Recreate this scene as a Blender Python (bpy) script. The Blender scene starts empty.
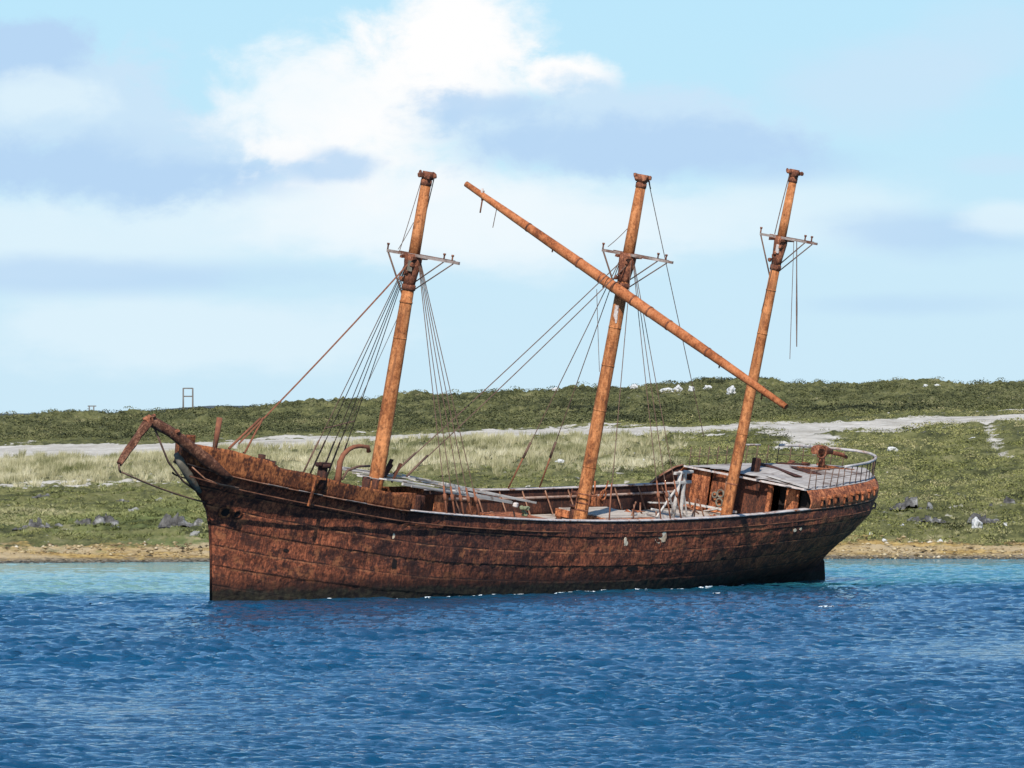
import bpy, bmesh, math, random
import numpy as np
from mathutils import Vector, Matrix, noise as mnoise

random.seed(7)
RNG = np.random.default_rng(11)
R = math.radians
C = bpy.context.scene.collection
scene = bpy.context.scene

# ------------------------------------------------------------------ camera
F_PX, CAM_H, HOR_ROW = 7660.0, 9.7, 420.0      # focal length in pixels, eye height, row of the true horizon
PITCH = math.atan((HOR_ROW - 384.0) / F_PX)
cam_d = bpy.data.cameras.new('camera')
cam = bpy.data.objects.new('camera', cam_d)
C.objects.link(cam)
cam.location = (0, 0, CAM_H)
cam.rotation_euler = (R(90) + PITCH, 0, 0)
cam_d.sensor_width = 36.0
cam_d.lens = F_PX / 1024.0 * 36.0
cam_d.clip_start = 1.0
cam_d.clip_end = 30000.0
scene.camera = cam

# ------------------------------------------------------------------ sun, sky, exposure
SUN_EL, SUN_AZ = R(40), R(186)       # azimuth clockwise from +Y (into the picture): behind the camera, slightly to its left
sun_dir = Vector((math.sin(SUN_AZ) * math.cos(SUN_EL), math.cos(SUN_AZ) * math.cos(SUN_EL), math.sin(SUN_EL)))
sl = bpy.data.lights.new('sun', 'SUN')
sl.energy = 4.2
sl.angle = R(0.5)
sl.color = (1.0, 0.95, 0.88)
so = bpy.data.objects.new('sun', sl)
C.objects.link(so)
so.rotation_euler = sun_dir.to_track_quat('Z', 'Y').to_euler()
so.location = (0, 0, 200)

scene.view_settings.view_transform = 'Standard'
scene.view_settings.look = 'None'
scene.view_settings.exposure = 0.35
scene.view_settings.gamma = 1.0
scene.view_settings.use_curve_mapping = False
SKY_STRENGTH = 0.11


class NT:
    """small node-tree writer"""
    def __init__(self, tree):
        self.t = tree
        tree.nodes.clear()

    def n(self, kind, **kw):
        nd = self.t.nodes.new(kind)
        for k, v in kw.items():
            setattr(nd, k, v)
        return nd

    def put(self, sock, v):
        if v is None:
            return
        if isinstance(v, bpy.types.NodeSocket):
            self.t.links.new(v, sock)
        else:
            sock.default_value = v

    def math(self, op, a, b=None, c=None, clamp=False):
        nd = self.n('ShaderNodeMath', operation=op, use_clamp=clamp)
        self.put(nd.inputs[0], a)
        self.put(nd.inputs[1], b)
        self.put(nd.inputs[2], c)
        return nd.outputs[0]

    def vmath(self, op, a, b=None):
        nd = self.n('ShaderNodeVectorMath', operation=op)
        self.put(nd.inputs[0], a)
        self.put(nd.inputs[1], b)
        return nd.outputs[0]

    def noise(self, vec, scale, detail=4.0, rough=0.55, out=0, dist=0.0):
        nd = self.n('ShaderNodeTexNoise')
        self.put(nd.inputs['Vector'], vec)
        nd.inputs['Scale'].default_value = scale
        nd.inputs['Detail'].default_value = detail
        nd.inputs['Roughness'].default_value = rough
        nd.inputs['Distortion'].default_value = dist
        return nd.outputs[out]

    def voronoi(self, vec, scale, feature='F1', out='Distance'):
        nd = self.n('ShaderNodeTexVoronoi', feature=feature)
        self.put(nd.inputs['Vector'], vec)
        nd.inputs['Scale'].default_value = scale
        return nd.outputs[out]

    def mapr(self, v, a, b, c=0.0, d=1.0, smooth=False):
        nd = self.n('ShaderNodeMapRange')
        nd.interpolation_type = 'SMOOTHSTEP' if smooth else 'LINEAR'
        nd.clamp = True
        self.put(nd.inputs[0], v)
        for i, x in enumerate((a, b, c, d)):
            self.put(nd.inputs[i + 1], x)
        return nd.outputs[0]

    def mix(self, f, a, b, mode='MIX'):
        nd = self.n('ShaderNodeMix', data_type='RGBA', blend_type=mode)
        self.put(nd.inputs[0], f)
        self.put(nd.inputs[6], a if not isinstance(a, tuple) else (*a[:3], 1))
        self.put(nd.inputs[7], b if not isinstance(b, tuple) else (*b[:3], 1))
        return nd.outputs[2]

    def ramp(self, v, stops):
        nd = self.n('ShaderNodeValToRGB')
        cr = nd.color_ramp
        while len(cr.elements) < len(stops):
            cr.elements.new(0.5)
        for e, (p, c) in zip(cr.elements, stops):
            e.position = p
            e.color = (*c[:3], 1)
        self.put(nd.inputs[0], v)
        return nd.outputs[0]

    def scale(self, vec, s):
        nd = self.n('ShaderNodeMapping')
        self.put(nd.inputs[0], vec)
        nd.inputs['Scale'].default_value = s
        return nd.outputs[0]

    def bump(self, h, strength, dist, normal=None):
        nd = self.n('ShaderNodeBump')
        nd.inputs['Strength'].default_value = strength
        nd.inputs['Distance'].default_value = dist
        self.put(nd.inputs['Height'], h)
        self.put(nd.inputs['Normal'], normal)
        return nd.outputs[0]


# ---- world: Nishita sky above, banks of cumulus low over the land
world = bpy.data.worlds.new('World')
scene.world = world
world.use_nodes = True
w = NT(world.node_tree)
tc = w.n('ShaderNodeTexCoord')
sep = w.n('ShaderNodeSeparateXYZ')
w.put(sep.inputs[0], tc.outputs['Generated'])
dx, dy, dz = sep.outputs
sky = w.n('ShaderNodeTexSky', sky_type='NISHITA')
sky.sun_disc = False
sky.sun_elevation = SUN_EL
sky.sun_rotation = SUN_AZ
sky.altitude = 10
sky.air_density = 1.0
sky.dust_density = 0.3
sky.ozone_density = 2.0
w.put(sky.inputs[0], w.vmath('NORMALIZE', w.vmath('ADD', tc.outputs['Generated'], (0, 0, 0.10))))
# tangent-plane coordinates on the sky, one unit = 0.75 degree, measured from due "north" (+Y)
ys = w.math('MAXIMUM', dy, 0.08)
U = w.math('MULTIPLY', w.math('DIVIDE', dx, ys), F_PX / 100.0)
V = w.math('MULTIPLY', w.math('DIVIDE', dz, ys), F_PX / 100.0)
cv = w.n('ShaderNodeCombineXYZ')
w.put(cv.inputs[0], U)
w.put(cv.inputs[1], V)
P = cv.outputs[0]
n_edge = w.noise(w.scale(P, (0.85, 1.25, 1.0)), 1.35, 10.0, 0.62, out=0, dist=0.2)
n_edge2 = w.noise(w.scale(P, (0.5, 1.2, 1.0)), 0.9, 6.0, 0.6, out=0)


def cloud(cx, cy, rx, ry, soft, amp=1.1, src=None):
    """an elliptical bank with a noise-broken edge; cx, cy in sky units (row 420 is 0)"""
    u = w.math('DIVIDE', w.math('SUBTRACT', U, cx), rx)
    v = w.math('DIVIDE', w.math('SUBTRACT', V, cy), ry)
    d = w.math('SQRT', w.math('ADD', w.math('MULTIPLY', u, u), w.math('MULTIPLY', v, v)))
    d = w.math('ADD', d, w.math('MULTIPLY', w.math('SUBTRACT', src or n_edge, 0.5), -amp * 1.6))
    return w.mapr(d, 1.0 + soft * 0.5, 1.0 - soft, 0.0, 1.0, smooth=True)


k = 1.0 / (2 ** scene.view_settings.exposure) / 1.0


def sc(r, g, b):
    f = lambda c: ((c / 255 + 0.055) / 1.055) ** 2.4 if c > 10 else c / 255 / 12.92
    return (f(r) * k, f(g) * k, f(b) * k)


def ux(px):
    return (px - 512) / 100.0


def vy(py):
    return (420 - py) / 100.0


low = w.ramp(w.mapr(V, 0.0, 4.4), [(0.0, sc(205, 233, 248)), (0.35, sc(203, 234, 250)), (0.7, sc(192, 232, 251)), (1.0, sc(188, 231, 252))])
GREY, LAV, PALE, WHITE, BRT = sc(184, 215, 245), sc(203, 229, 249), sc(224, 243, 253), sc(241, 250, 255), sc(255, 255, 255)
col = low
for (c, px, py, rx, ry, soft, amp, op, nz) in [
    # broad pale banks first, then the grey undersides, then the bright heads
    (PALE, 300, 215, 330, 45, 0.7, 1.2, 0.75, 2),
    (PALE, 90, 240, 240, 52, 0.6, 1.3, 0.75, 2),
    (PALE, 180, 330, 260, 42, 0.5, 1.2, 0.8, 2),
    (GREY, 110, 277, 250, 20, 0.8, 1.3, 0.7, 2),
    (WHITE, 520, 225, 260, 48, 0.6, 1.1, 0.8, 2),
    (PALE, 790, 215, 170, 44, 0.6, 1.2, 0.7, 2),
    (GREY, 930, 232, 110, 24, 0.7, 1.2, 0.75, 2),
    (PALE, 1010, 216, 60, 20, 0.5, 1.2, 0.8, 2),
    (LAV, 900, 85, 140, 44, 0.7, 1.3, 0.75, 2),
    (LAV, 990, 45, 80, 46, 0.7, 1.3, 0.6, 2),
    (LAV, 1000, 165, 50, 12, 0.7, 1.2, 0.6, 2),
    (LAV, 70, 105, 150, 60, 0.35, 1.4, 0.95, 1),
    (GREY, 10, 52, 90, 36, 0.45, 1.4, 1.0, 1),
    (PALE, 40, 98, 80, 26, 0.5, 1.3, 0.75, 1),
    (GREY, 150, 168, 240, 38, 0.5, 1.3, 1.0, 1),
    (LAV, 230, 140, 120, 30, 0.6, 1.3, 0.8, 1),
    (WHITE, 410, 205, 170, 54, 0.6, 1.1, 0.75, 1),
    (WHITE, 330, 108, 126, 66, 0.6, 1.35, 1.0, 1),
    (BRT, 385, 125, 110, 70, 0.9, 1.2, 0.9, 1),
    (BRT, 445, 40, 92, 66, 0.55, 1.4, 1.0, 1),
    (BRT, 480, 85, 70, 44, 0.5, 1.4, 0.9, 1),
    (BRT, 560, 78, 62, 24, 0.55, 1.5, 1.0, 1),
    (LAV, 600, 128, 200, 48, 0.5, 1.35, 1.0, 1),
    (GREY, 630, 146, 170, 34, 0.5, 1.3, 0.95, 1),
    (GREY, 490, 106, 70, 22, 0.5, 1.4, 0.8, 1),
    (GREY, 330, 165, 55, 18, 0.5, 1.4, 0.8, 1),
    (BRT, 285, 150, 40, 16, 0.5, 1.4, 0.8, 1),
    (GREY, 760, 165, 110, 20, 0.7, 1.2, 0.6, 2),
    (GREY, 900, 305, 120, 12, 0.9, 1.1, 0.45, 2),
]:
    m = cloud(ux(px), vy(py), rx / 100.0, ry / 100.0, soft, amp, n_edge if nz == 1 else n_edge2)
    col = w.mix(w.math('MULTIPLY', m, op), col, c)
bg_n = w.n('ShaderNodeBackground')
# scattered cloud higher up and all round
gen_c = w.mapr(w.noise(w.scale(tc.outputs['Generated'], (1, 1, 2.2)), 2.6, 6, 0.6), 0.52, 0.72, 0, 1, smooth=True)
hi = w.mix(w.math('MULTIPLY', gen_c, 0.15), w.vmath('MULTIPLY', w.vmath('SCALE', sky.outputs[0]), (0.74, 1.0, 1.14)), sc(228, 234, 242))
hi_sc = hi.node
vm = [nd for nd in world.node_tree.nodes if nd.type == 'VECT_MATH' and nd.operation == 'SCALE'][0]
vm.inputs['Scale'].default_value = SKY_STRENGTH
lowband = w.mapr(dz, 0.056, 0.11, 1.0, 0.0, smooth=True)
front = w.mapr(dy, 0.10, 0.35, 0.0, 1.0, smooth=True)
full = w.mix(w.math('MULTIPLY', lowband, front), hi, col)
w.put(bg_n.inputs[0], w.vmath('DIVIDE', full, (SKY_STRENGTH,) * 3))
bg_n.inputs[1].default_value = SKY_STRENGTH
out = w.n('ShaderNodeOutputWorld')
w.put(out.inputs[0], bg_n.outputs[0])


# ------------------------------------------------------------------ helpers
def link(name, mesh, mat=None, parent=None):
    o = bpy.data.objects.new(name, mesh)
    C.objects.link(o)
    if mat is not None:
        mesh.materials.append(mat)
    if parent is not None:
        o.parent = parent
    return o


def np_mesh(name, verts, faces, uv=None, smooth=False):
    """verts (n,3), faces (m,k) all the same size k"""
    verts = np.asarray(verts, np.float32)
    faces = np.asarray(faces, np.int32)
    me = bpy.data.meshes.new(name)
    m, kk = faces.shape
    me.vertices.add(len(verts))
    me.vertices.foreach_set('co', verts.ravel())
    me.loops.add(m * kk)
    me.loops.foreach_set('vertex_index', faces.ravel())
    me.polygons.add(m)
    me.polygons.foreach_set('loop_start', np.arange(0, m * kk, kk, dtype=np.int32))
    if uv is not None:
        l = me.uv_layers.new(name='UVMap')
        l.data.foreach_set('uv', np.asarray(uv, np.float32)[faces.ravel()].ravel())
    me.update(calc_edges=True)
    if smooth:
        me.polygons.foreach_set('use_smooth', np.ones(m, dtype=bool))
    me.validate()
    return me


def grid_faces(nr, nc, mask=None):
    a = np.arange(nr * nc).reshape(nr, nc)
    q = np.stack([a[:-1, :-1], a[:-1, 1:], a[1:, 1:], a[1:, :-1]], -1).reshape(-1, 4)
    return q if mask is None else q[mask.ravel()]


class MB:
    """collects simple shapes; build() links them as one mesh object"""
    def __init__(self):
        self.bm = bmesh.new()

    def box(self, c, size, rot=None, bevel=0.0, jit=0.0):
        M = Matrix.Translation(c)
        if rot is not None:
            M = M @ (rot if isinstance(rot, Matrix) else Matrix.Rotation(rot[0], 4, 'X') @ Matrix.Rotation(rot[1], 4, 'Y') @ Matrix.Rotation(rot[2], 4, 'Z'))
        r = bmesh.ops.create_cube(self.bm, size=1.0)
        vs = r['verts']
        for v in vs:
            v.co = Vector((v.co.x * size[0], v.co.y * size[1], v.co.z * size[2]))
            if jit:
                v.co += Vector([random.uniform(-jit, jit) for _ in range(3)])
        if bevel:
            es = list({e for v in vs for e in v.link_edges})
            rb = bmesh.ops.bevel(self.bm, geom=es, offset=bevel, segments=1, affect='EDGES')
            vs = list({v for f in rb['faces'] for v in f.verts} | {v for v in vs if v.is_valid})
        for v in vs:
            v.co = M @ v.co
        return self

    def beam(self, a, b, wd, ht, bevel=0.0, up=(0, 0, 1), jit=0.0):
        a, b = Vector(a), Vector(b)
        d = (b - a)
        x = d.normalized()
        upv = Vector(up)
        if abs(x.dot(upv)) > 0.95:
            upv = Vector((1, 0, 0))
        y = upv.cross(x).normalized()
        z = x.cross(y)
        M = Matrix((x, y, z)).transposed().to_4x4()
        return self.box((a + b) / 2, (d.length, wd, ht), rot=M, bevel=bevel, jit=jit)

    def tube(self, pts, rad, seg=8, cap=True, wob=0.0):
        pts = [Vector(p) for p in pts]
        n = len(pts)
        rads = rad if isinstance(rad, (list, tuple)) else [rad] * n
        rings = []
        prev = None
        for i, p in enumerate(pts):
            t = (pts[min(i + 1, n - 1)] - pts[max(i - 1, 0)]).normalized()
            if prev is None:
                ref = Vector((0, 0, 1)) if abs(t.z) < 0.9 else Vector((1, 0, 0))
                x = ref.cross(t).normalized()
            else:
                x = (prev - t * prev.dot(t)).normalized()
            prev = x
            y = t.cross(x)
            ring = []
            for kx in range(seg):
                an = 2 * math.pi * kx / seg
                rr = rads[i] * (1 + (random.uniform(-wob, wob) if wob else 0))
                ring.append(self.bm.verts.new(p + (x * math.cos(an) + y * math.sin(an)) * rr))
            rings.append(ring)
        for i in range(n - 1):
            for kx in range(seg):
                f = self.bm.faces.new((rings[i][kx], rings[i][(kx + 1) % seg], rings[i + 1][(kx + 1) % seg], rings[i + 1][kx]))
                f.smooth = seg > 5
        if cap:
            self.bm.faces.new(list(reversed(rings[0])))
            self.bm.faces.new(rings[-1])
        return self

    def quad_strip(self, A, B, smooth=False):
        va = [self.bm.verts.new(p) for p in A]
        vb = [self.bm.verts.new(p) for p in B]
        for i in range(len(A) - 1):
            f = self.bm.faces.new((va[i], va[i + 1], vb[i + 1], vb[i]))
            f.smooth = smooth
        return self

    def build(self, name, mat, parent=None):
        bmesh.ops.recalc_face_normals(self.bm, faces=self.bm.faces[:])
        me = bpy.data.meshes.new(name)
        self.bm.to_mesh(me)
        self.bm.free()
        return link(name, me, mat, parent)


def wire(a, b, sag=0.0, n=8):
    a, b = Vector(a), Vector(b)
    return [a.lerp(b, i / n) - Vector((0, 0, 1)) * sag * 4 * (i / n) * (1 - i / n) for i in range(n + 1)]


def thing(o, label, cat, group=None):
    o['label'] = label
    o['category'] = cat
    if group:
        o['group'] = group
    return o


def kind(o, kd):
    o['kind'] = kd
    return o


# ------------------------------------------------------------------ materials
def new_mat(name):
    m = bpy.data.materials.new(name)
    m.use_nodes = True
    t = NT(m.node_tree)
    bs = t.n('ShaderNodeBsdfPrincipled')
    o = t.n('ShaderNodeOutputMaterial')
    m.node_tree.links.new(bs.outputs[0], o.inputs[0])
    return m, t, bs


def rust_mat(name, dark, mid, bright, sc1=1.0, streak=True, hull=False, bias=0.0, rough=0.85, bumpd=0.03, pale=0.0, flake=0.35, contrast=1.0, mast=False):
    m, t, bs = new_mat(name)
    tc = t.n('ShaderNodeTexCoord')
    obj = tc.outputs['Object']
    big = t.noise(obj, 0.35 * sc1, 5, 0.6)
    med = t.noise(obj, 1.7 * sc1, 6, 0.65)
    fine = t.noise(obj, 7.0 * sc1, 5, 0.7)
    v = t.math('ADD', t.math('MULTIPLY', big, 0.55), t.math('MULTIPLY', med, 0.5))
    if streak:
        st = t.noise(t.scale(obj, (2.6 * sc1, 2.6 * sc1, 0.35 * sc1)), 1.0, 6, 0.65)
        v = t.math('ADD', t.math('MULTIPLY', v, 0.6), t.math('MULTIPLY', st, 0.45))
    v = t.math('ADD', v, t.math('MULTIPLY', t.math('SUBTRACT', fine, 0.5), 0.40))
    fl = t.noise(t.scale(obj, (5.0, 5.0, 2.2)), 1.0, 6, 0.7)
    fl2 = t.noise(t.scale(obj, (13.0, 13.0, 6.0)), 1.0, 3, 0.6)
    v = t.math('ADD', v, t.math('MULTIPLY', t.math('SUBTRACT', fl, 0.5), flake))
    v = t.math('ADD', v, t.math('MULTIPLY', t.math('SUBTRACT', fl2, 0.5), flake * 0.8))
    v = t.math('ADD', v, bias)
    v = t.math('ADD', t.math('MULTIPLY', t.math('SUBTRACT', v, 0.5), contrast), 0.5)
    colr = t.ramp(v, [(0.30, dark), (0.44, tuple(0.6 * a + 0.4 * b for a, b in zip(dark, mid))), (0.55, mid), (0.66, bright), (0.80, tuple(min(1, c * 1.35) for c in bright))])
    spots = t.mapr(t.noise(obj, 4.2 * sc1, 3, 0.5), 0.60, 0.70)
    colr = t.mix(t.math('MULTIPLY', spots, 0.55), colr, tuple(c * 0.6 for c in dark))
    if pale:
        pl = t.mapr(t.noise(obj, 2.3 * sc1, 5, 0.65), 0.66, 0.72)
        colr = t.mix(t.math('MULTIPLY', pl, pale), colr, (0.42, 0.33, 0.26))
    if mast:
        so_ = t.n('ShaderNodeSeparateXYZ')
        t.put(so_.inputs[0], obj)
        lowz = t.mapr(so_.outputs[2], 15.0, 5.0, 0.15, 1.0)
        sp2 = t.mapr(t.noise(t.scale(obj, (4.0, 4.0, 2.2)), 1.0, 5, 0.65), 0.50, 0.60)
        colr = t.mix(t.math('MULTIPLY', t.math('MULTIPLY', sp2, lowz), 0.75), colr, (0.075, 0.026, 0.013))
        ax_ = t.mapr(t.noise(t.scale(obj, (4.5, 4.5, 0.16)), 1.0, 4, 0.6), 0.54, 0.66)
        colr = t.mix(t.math('MULTIPLY', ax_, 0.6), colr, (0.12, 0.042, 0.02))
    h = t.math('ADD', t.math('MULTIPLY', med, 1.0), t.math('MULTIPLY', fine, 0.7))
    nrm = t.bump(h, 0.9, bumpd)
    if hull:
        uv = tc.outputs['UV']
        br = t.n('ShaderNodeTexBrick')
        br.offset = 0.5
        t.put(br.inputs['Vector'], uv)
        br.inputs['Scale'].default_value = 1.0
        br.inputs['Mortar Size'].default_value = 0.022
        br.inputs['Mortar Smooth'].default_value = 0.35
        br.inputs['Brick Width'].default_value = 3.6
        br.inputs['Row Height'].default_value = 0.86
        seam = br.outputs['Fac']
        br.inputs['Color1'].default_value = (0.25, 0.25, 0.25, 1)
        br.inputs['Color2'].default_value = (0.8, 0.8, 0.8, 1)
        plate = t.n('ShaderNodeRGBToBW')
        t.put(plate.inputs[0], br.outputs['Color'])
        colr = t.mix(0.22, colr, t.mix(plate.outputs[0], dark, bright))
        colr = t.mix(t.math('MULTIPLY', seam, 0.55), colr, tuple(c * 0.55 for c in dark))
        # vertical frame-line streaks and flaking scale
        su = t.n('ShaderNodeSeparateXYZ')
        t.put(su.inputs[0], uv)
        stv = t.noise(t.scale(uv, (5.5, 0.55, 1)), 1.0, 5, 0.7)
        colr = t.mix(t.mapr(stv, 0.55, 0.72, 0, 0.65), colr, tuple(c * 0.5 for c in dark))
        colr = t.mix(t.mapr(t.noise(t.scale(uv, (4.0, 0.9, 1)), 1.3, 5, 0.65), 0.60, 0.74, 0, 0.6), colr, tuple(min(1, c * 1.2) for c in bright))
        pits = t.mapr(t.voronoi(t.scale(uv, (2.6, 1.5, 1)), 1.0), 0.10, 0.22, 1.0, 0.0)
        pm = t.mapr(t.noise(uv, 0.5, 3, 0.5), 0.48, 0.6)
        colr = t.mix(t.math('MULTIPLY', t.math('MULTIPLY', pits, pm), 0.7), colr, (0.012, 0.008, 0.007))
        # remains of black paint on the upper strakes abaft the bow, and along the strake under the rail
        ub, vb = su.outputs[0], su.outputs[1]
        wob = t.math('MULTIPLY', t.math('SUBTRACT', t.noise(t.scale(uv, (0.5, 0.9, 1)), 1.0, 5, 0.65), 0.5), 4.5)
        ue = t.math('ADD', ub, wob)
        pa = t.math('MULTIPLY', t.mapr(ue, 5.0, 12.0, 0, 1, True), t.mapr(ue, 19.0, 27.0, 1, 0, True))
        pa = t.math('MULTIPLY', pa, t.mapr(t.math('ADD', vb, t.math('MULTIPLY', wob, 0.25)), 4.9, 6.0, 0, 1, True))
        pb = t.math('MULTIPLY', t.mapr(vb, 8.02, 8.10, 0, 1), t.mapr(ub, 9.0, 12.0, 0, 1))
        paint = t.math('MULTIPLY', t.math('MAXIMUM', pa, t.math('MULTIPLY', pb, 0.75)), t.mapr(t.noise(t.scale(uv, (2.2, 1.6, 1)), 1.0, 6, 0.7), 0.36, 0.6, 1.0, 0.35))
        colr = t.mix(t.math('MULTIPLY', paint, 0.72), colr, (0.030, 0.020, 0.020))
        # lapped plate edges: a dark joint with a rust-orange lip along the top of each strake, painted bright as if sunlit
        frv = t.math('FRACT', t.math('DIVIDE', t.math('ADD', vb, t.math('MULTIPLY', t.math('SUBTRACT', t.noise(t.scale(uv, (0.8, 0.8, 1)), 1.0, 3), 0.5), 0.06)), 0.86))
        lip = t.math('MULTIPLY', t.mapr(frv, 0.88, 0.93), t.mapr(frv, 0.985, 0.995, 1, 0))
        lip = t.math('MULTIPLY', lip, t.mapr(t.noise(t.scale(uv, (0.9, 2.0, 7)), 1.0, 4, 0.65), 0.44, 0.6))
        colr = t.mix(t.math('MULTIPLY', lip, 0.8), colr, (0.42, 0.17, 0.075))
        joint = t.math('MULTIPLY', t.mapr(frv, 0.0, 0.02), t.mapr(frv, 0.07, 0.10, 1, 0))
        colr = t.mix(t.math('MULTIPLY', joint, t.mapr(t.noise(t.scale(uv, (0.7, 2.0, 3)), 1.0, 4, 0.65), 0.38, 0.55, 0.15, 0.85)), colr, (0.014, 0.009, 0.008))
        drip = t.mapr(t.noise(t.scale(uv, (3.4, 0.42, 5)), 1.0, 4, 0.6), 0.57, 0.66)
        colr = t.mix(t.math('MULTIPLY', drip, 0.55), colr, (0.018, 0.011, 0.010))
        # big flakes lost from the scale: nearly black, hard-edged patches; fresh orange rust elsewhere
        bigp = t.mapr(t.noise(t.scale(uv, (0.75, 1.0, 1)), 1.0, 9, 0.68), 0.515, 0.56)
        colr = t.mix(t.math('MULTIPLY', bigp, 0.68), colr, (0.032, 0.017, 0.015))
        frp = t.mapr(t.noise(t.scale(uv, (1.1, 1.2, 9)), 1.0, 8, 0.66), 0.56, 0.62)
        colr = t.mix(t.math('MULTIPLY', frp, 0.55), colr, (0.42, 0.15, 0.06))
        # light flecks of scale
        fk = t.mapr(t.noise(t.scale(uv, (9.0, 6.0, 1)), 1.0, 3, 0.6), 0.63, 0.70)
        colr = t.mix(t.math('MULTIPLY', fk, 0.55), colr, (0.30, 0.16, 0.10))
        dk2 = t.mapr(t.noise(t.scale(uv, (7.5, 3.2, 3)), 1.3, 4, 0.65), 0.58, 0.66)
        colr = t.mix(t.math('MULTIPLY', dk2, 0.7), colr, (0.016, 0.010, 0.009))
        h2 = t.math('ADD', t.math('MULTIPLY', seam, -1.0), t.math('MULTIPLY', stv, 0.9))
        nrm = t.bump(h2, 0.8, 0.05, nrm)
        # weed and wet scale a little above the water (world height)
        geo = t.n('ShaderNodeNewGeometry')
        sz = t.n('ShaderNodeSeparateXYZ')
        t.put(sz.inputs[0], geo.outputs['Position'])
        wz = t.math('ADD', sz.outputs[2], t.math('MULTIPLY', t.math('SUBTRACT', t.noise(t.scale(uv, (1.2, 1.2, 1)), 1.0, 5, 0.65), 0.5), 0.9))
        colr = t.mix(t.mapr(wz, 1.6, 0.75, 0.0, 0.8, True), colr, (0.022, 0.011, 0.009))
        colr = t.mix(t.mapr(wz, 0.75, 0.45, 0.0, 0.9, True), colr, t.mix(t.mapr(t.noise(uv, 3.0, 4), 0.4, 0.65), (0.008, 0.008, 0.007), (0.034, 0.031, 0.018)))
    t.put(bs.inputs['Base Color'], colr)
    bs.inputs['Roughness'].default_value = rough
    bs.inputs['Specular IOR Level'].default_value = 0.25
    t.put(bs.inputs['Normal'], nrm)
    return m


def plain_mat(name, a, b, scale=3.0, stretch=(1, 1, 1), rough=0.85, spots=None, bumpd=0.01):
    m, t, bs = new_mat(name)
    tc = t.n('ShaderNodeTexCoord')
    vec = t.scale(tc.outputs['Object'], stretch)
    v = t.noise(vec, scale, 6, 0.65)
    c = t.mix(t.mapr(v, 0.35, 0.65), a, b)
    if spots:
        c = t.mix(t.mapr(t.noise(tc.outputs['Object'], scale * 0.45, 6, 0.7), 0.53, 0.64), c, spots)
    t.put(bs.inputs['Base Color'], c)
    bs.inputs['Roughness'].default_value = rough
    bs.inputs['Specular IOR Level'].default_value = 0.25
    t.put(bs.inputs['Normal'], t.bump(v, 0.8, bumpd))
    return m


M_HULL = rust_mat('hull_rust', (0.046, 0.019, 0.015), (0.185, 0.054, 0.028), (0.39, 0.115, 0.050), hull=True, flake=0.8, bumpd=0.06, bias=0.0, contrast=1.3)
M_UPPER = rust_mat('bulwark_rust', (0.028, 0.013, 0.010), (0.135, 0.042, 0.018), (0.31, 0.105, 0.036), 0.7, bias=0.01, pale=0.35, flake=0.55, bumpd=0.05, contrast=1.35)
M_STERN = rust_mat('stern_rust', (0.07, 0.024, 0.015), (0.26, 0.080, 0.036), (0.44, 0.155, 0.065), 1.1, bias=0.02, flake=0.6, bumpd=0.06, contrast=1.4)
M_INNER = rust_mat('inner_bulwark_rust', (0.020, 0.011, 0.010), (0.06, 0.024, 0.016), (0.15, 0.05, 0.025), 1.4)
M_MAST = rust_mat('mast_rust', (0.075, 0.026, 0.012), (0.33, 0.112, 0.036), (0.47, 0.185, 0.068), 1.2, bias=0.055, bumpd=0.02, flake=0.32, contrast=1.1, pale=0.15, mast=True)
M_MASTDK = rust_mat('mast_fitting_rust', (0.035, 0.016, 0.012), (0.18, 0.062, 0.032), (0.38, 0.15, 0.075), 3.0, streak=False, pale=0.4, bumpd=0.03)
M_YARD = rust_mat('yard_rust', (0.09, 0.026, 0.011), (0.32, 0.098, 0.033), (0.42, 0.15, 0.058), 1.1, streak=False, bias=0.05, bumpd=0.015, flake=0.3, contrast=1.05, pale=0.1)
M_SPRIT = rust_mat('bowsprit_rust', (0.03, 0.015, 0.011), (0.12, 0.045, 0.024), (0.34, 0.16, 0.09), 2.6, streak=False, pale=0.7, bumpd=0.05)
M_ORANGE = rust_mat('orange_rust', (0.045, 0.018, 0.011), (0.22, 0.066, 0.026), (0.38, 0.135, 0.055), 1.8, bias=0.02, pale=0.35, contrast=1.6, flake=0.5)
M_WIRE = plain_mat('wire_rust', (0.09, 0.052, 0.038), (0.17, 0.10, 0.07), 5.0)
M_STAY = plain_mat('stay_rust', (0.16, 0.06, 0.035), (0.26, 0.10, 0.05), 4.0)
M_RAILCAP = plain_mat('rail_cap', (0.42, 0.35, 0.31), (0.60, 0.54, 0.50), 3.0, spots=(0.22, 0.09, 0.045))
M_MOULD = plain_mat('moulding_rust', (0.14, 0.05, 0.025), (0.40, 0.22, 0.14), 1.5, spots=(0.07, 0.025, 0.015))
M_WOOD = plain_mat('weathered_wood', (0.36, 0.32, 0.28), (0.54, 0.50, 0.45), 2.0, (0.6, 6, 6), spots=(0.20, 0.14, 0.10))
M_DECK = plain_mat('deck_wood', (0.36, 0.30, 0.24), (0.54, 0.47, 0.39), 1.2, (0.5, 7, 1), spots=(0.24, 0.17, 0.13))
M_POOPDECK = plain_mat('poop_deck_wood', (0.27, 0.24, 0.215), (0.46, 0.42, 0.385), 1.0, (0.5, 5, 1), spots=(0.15, 0.11, 0.09))
M_PALE = plain_mat('pale_paint', (0.10, 0.085, 0.062), (0.20, 0.175, 0.13), 2.0, spots=(0.085, 0.04, 0.025))
M_PALEBAR = plain_mat('bleached_bar', (0.17, 0.12, 0.095), (0.36, 0.30, 0.265), 2.0, spots=(0.12, 0.05, 0.03))
M_RUB = plain_mat('strake_rust', (0.07, 0.028, 0.016), (0.24, 0.10, 0.055), 1.5, spots=(0.045, 0.018, 0.012))
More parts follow.
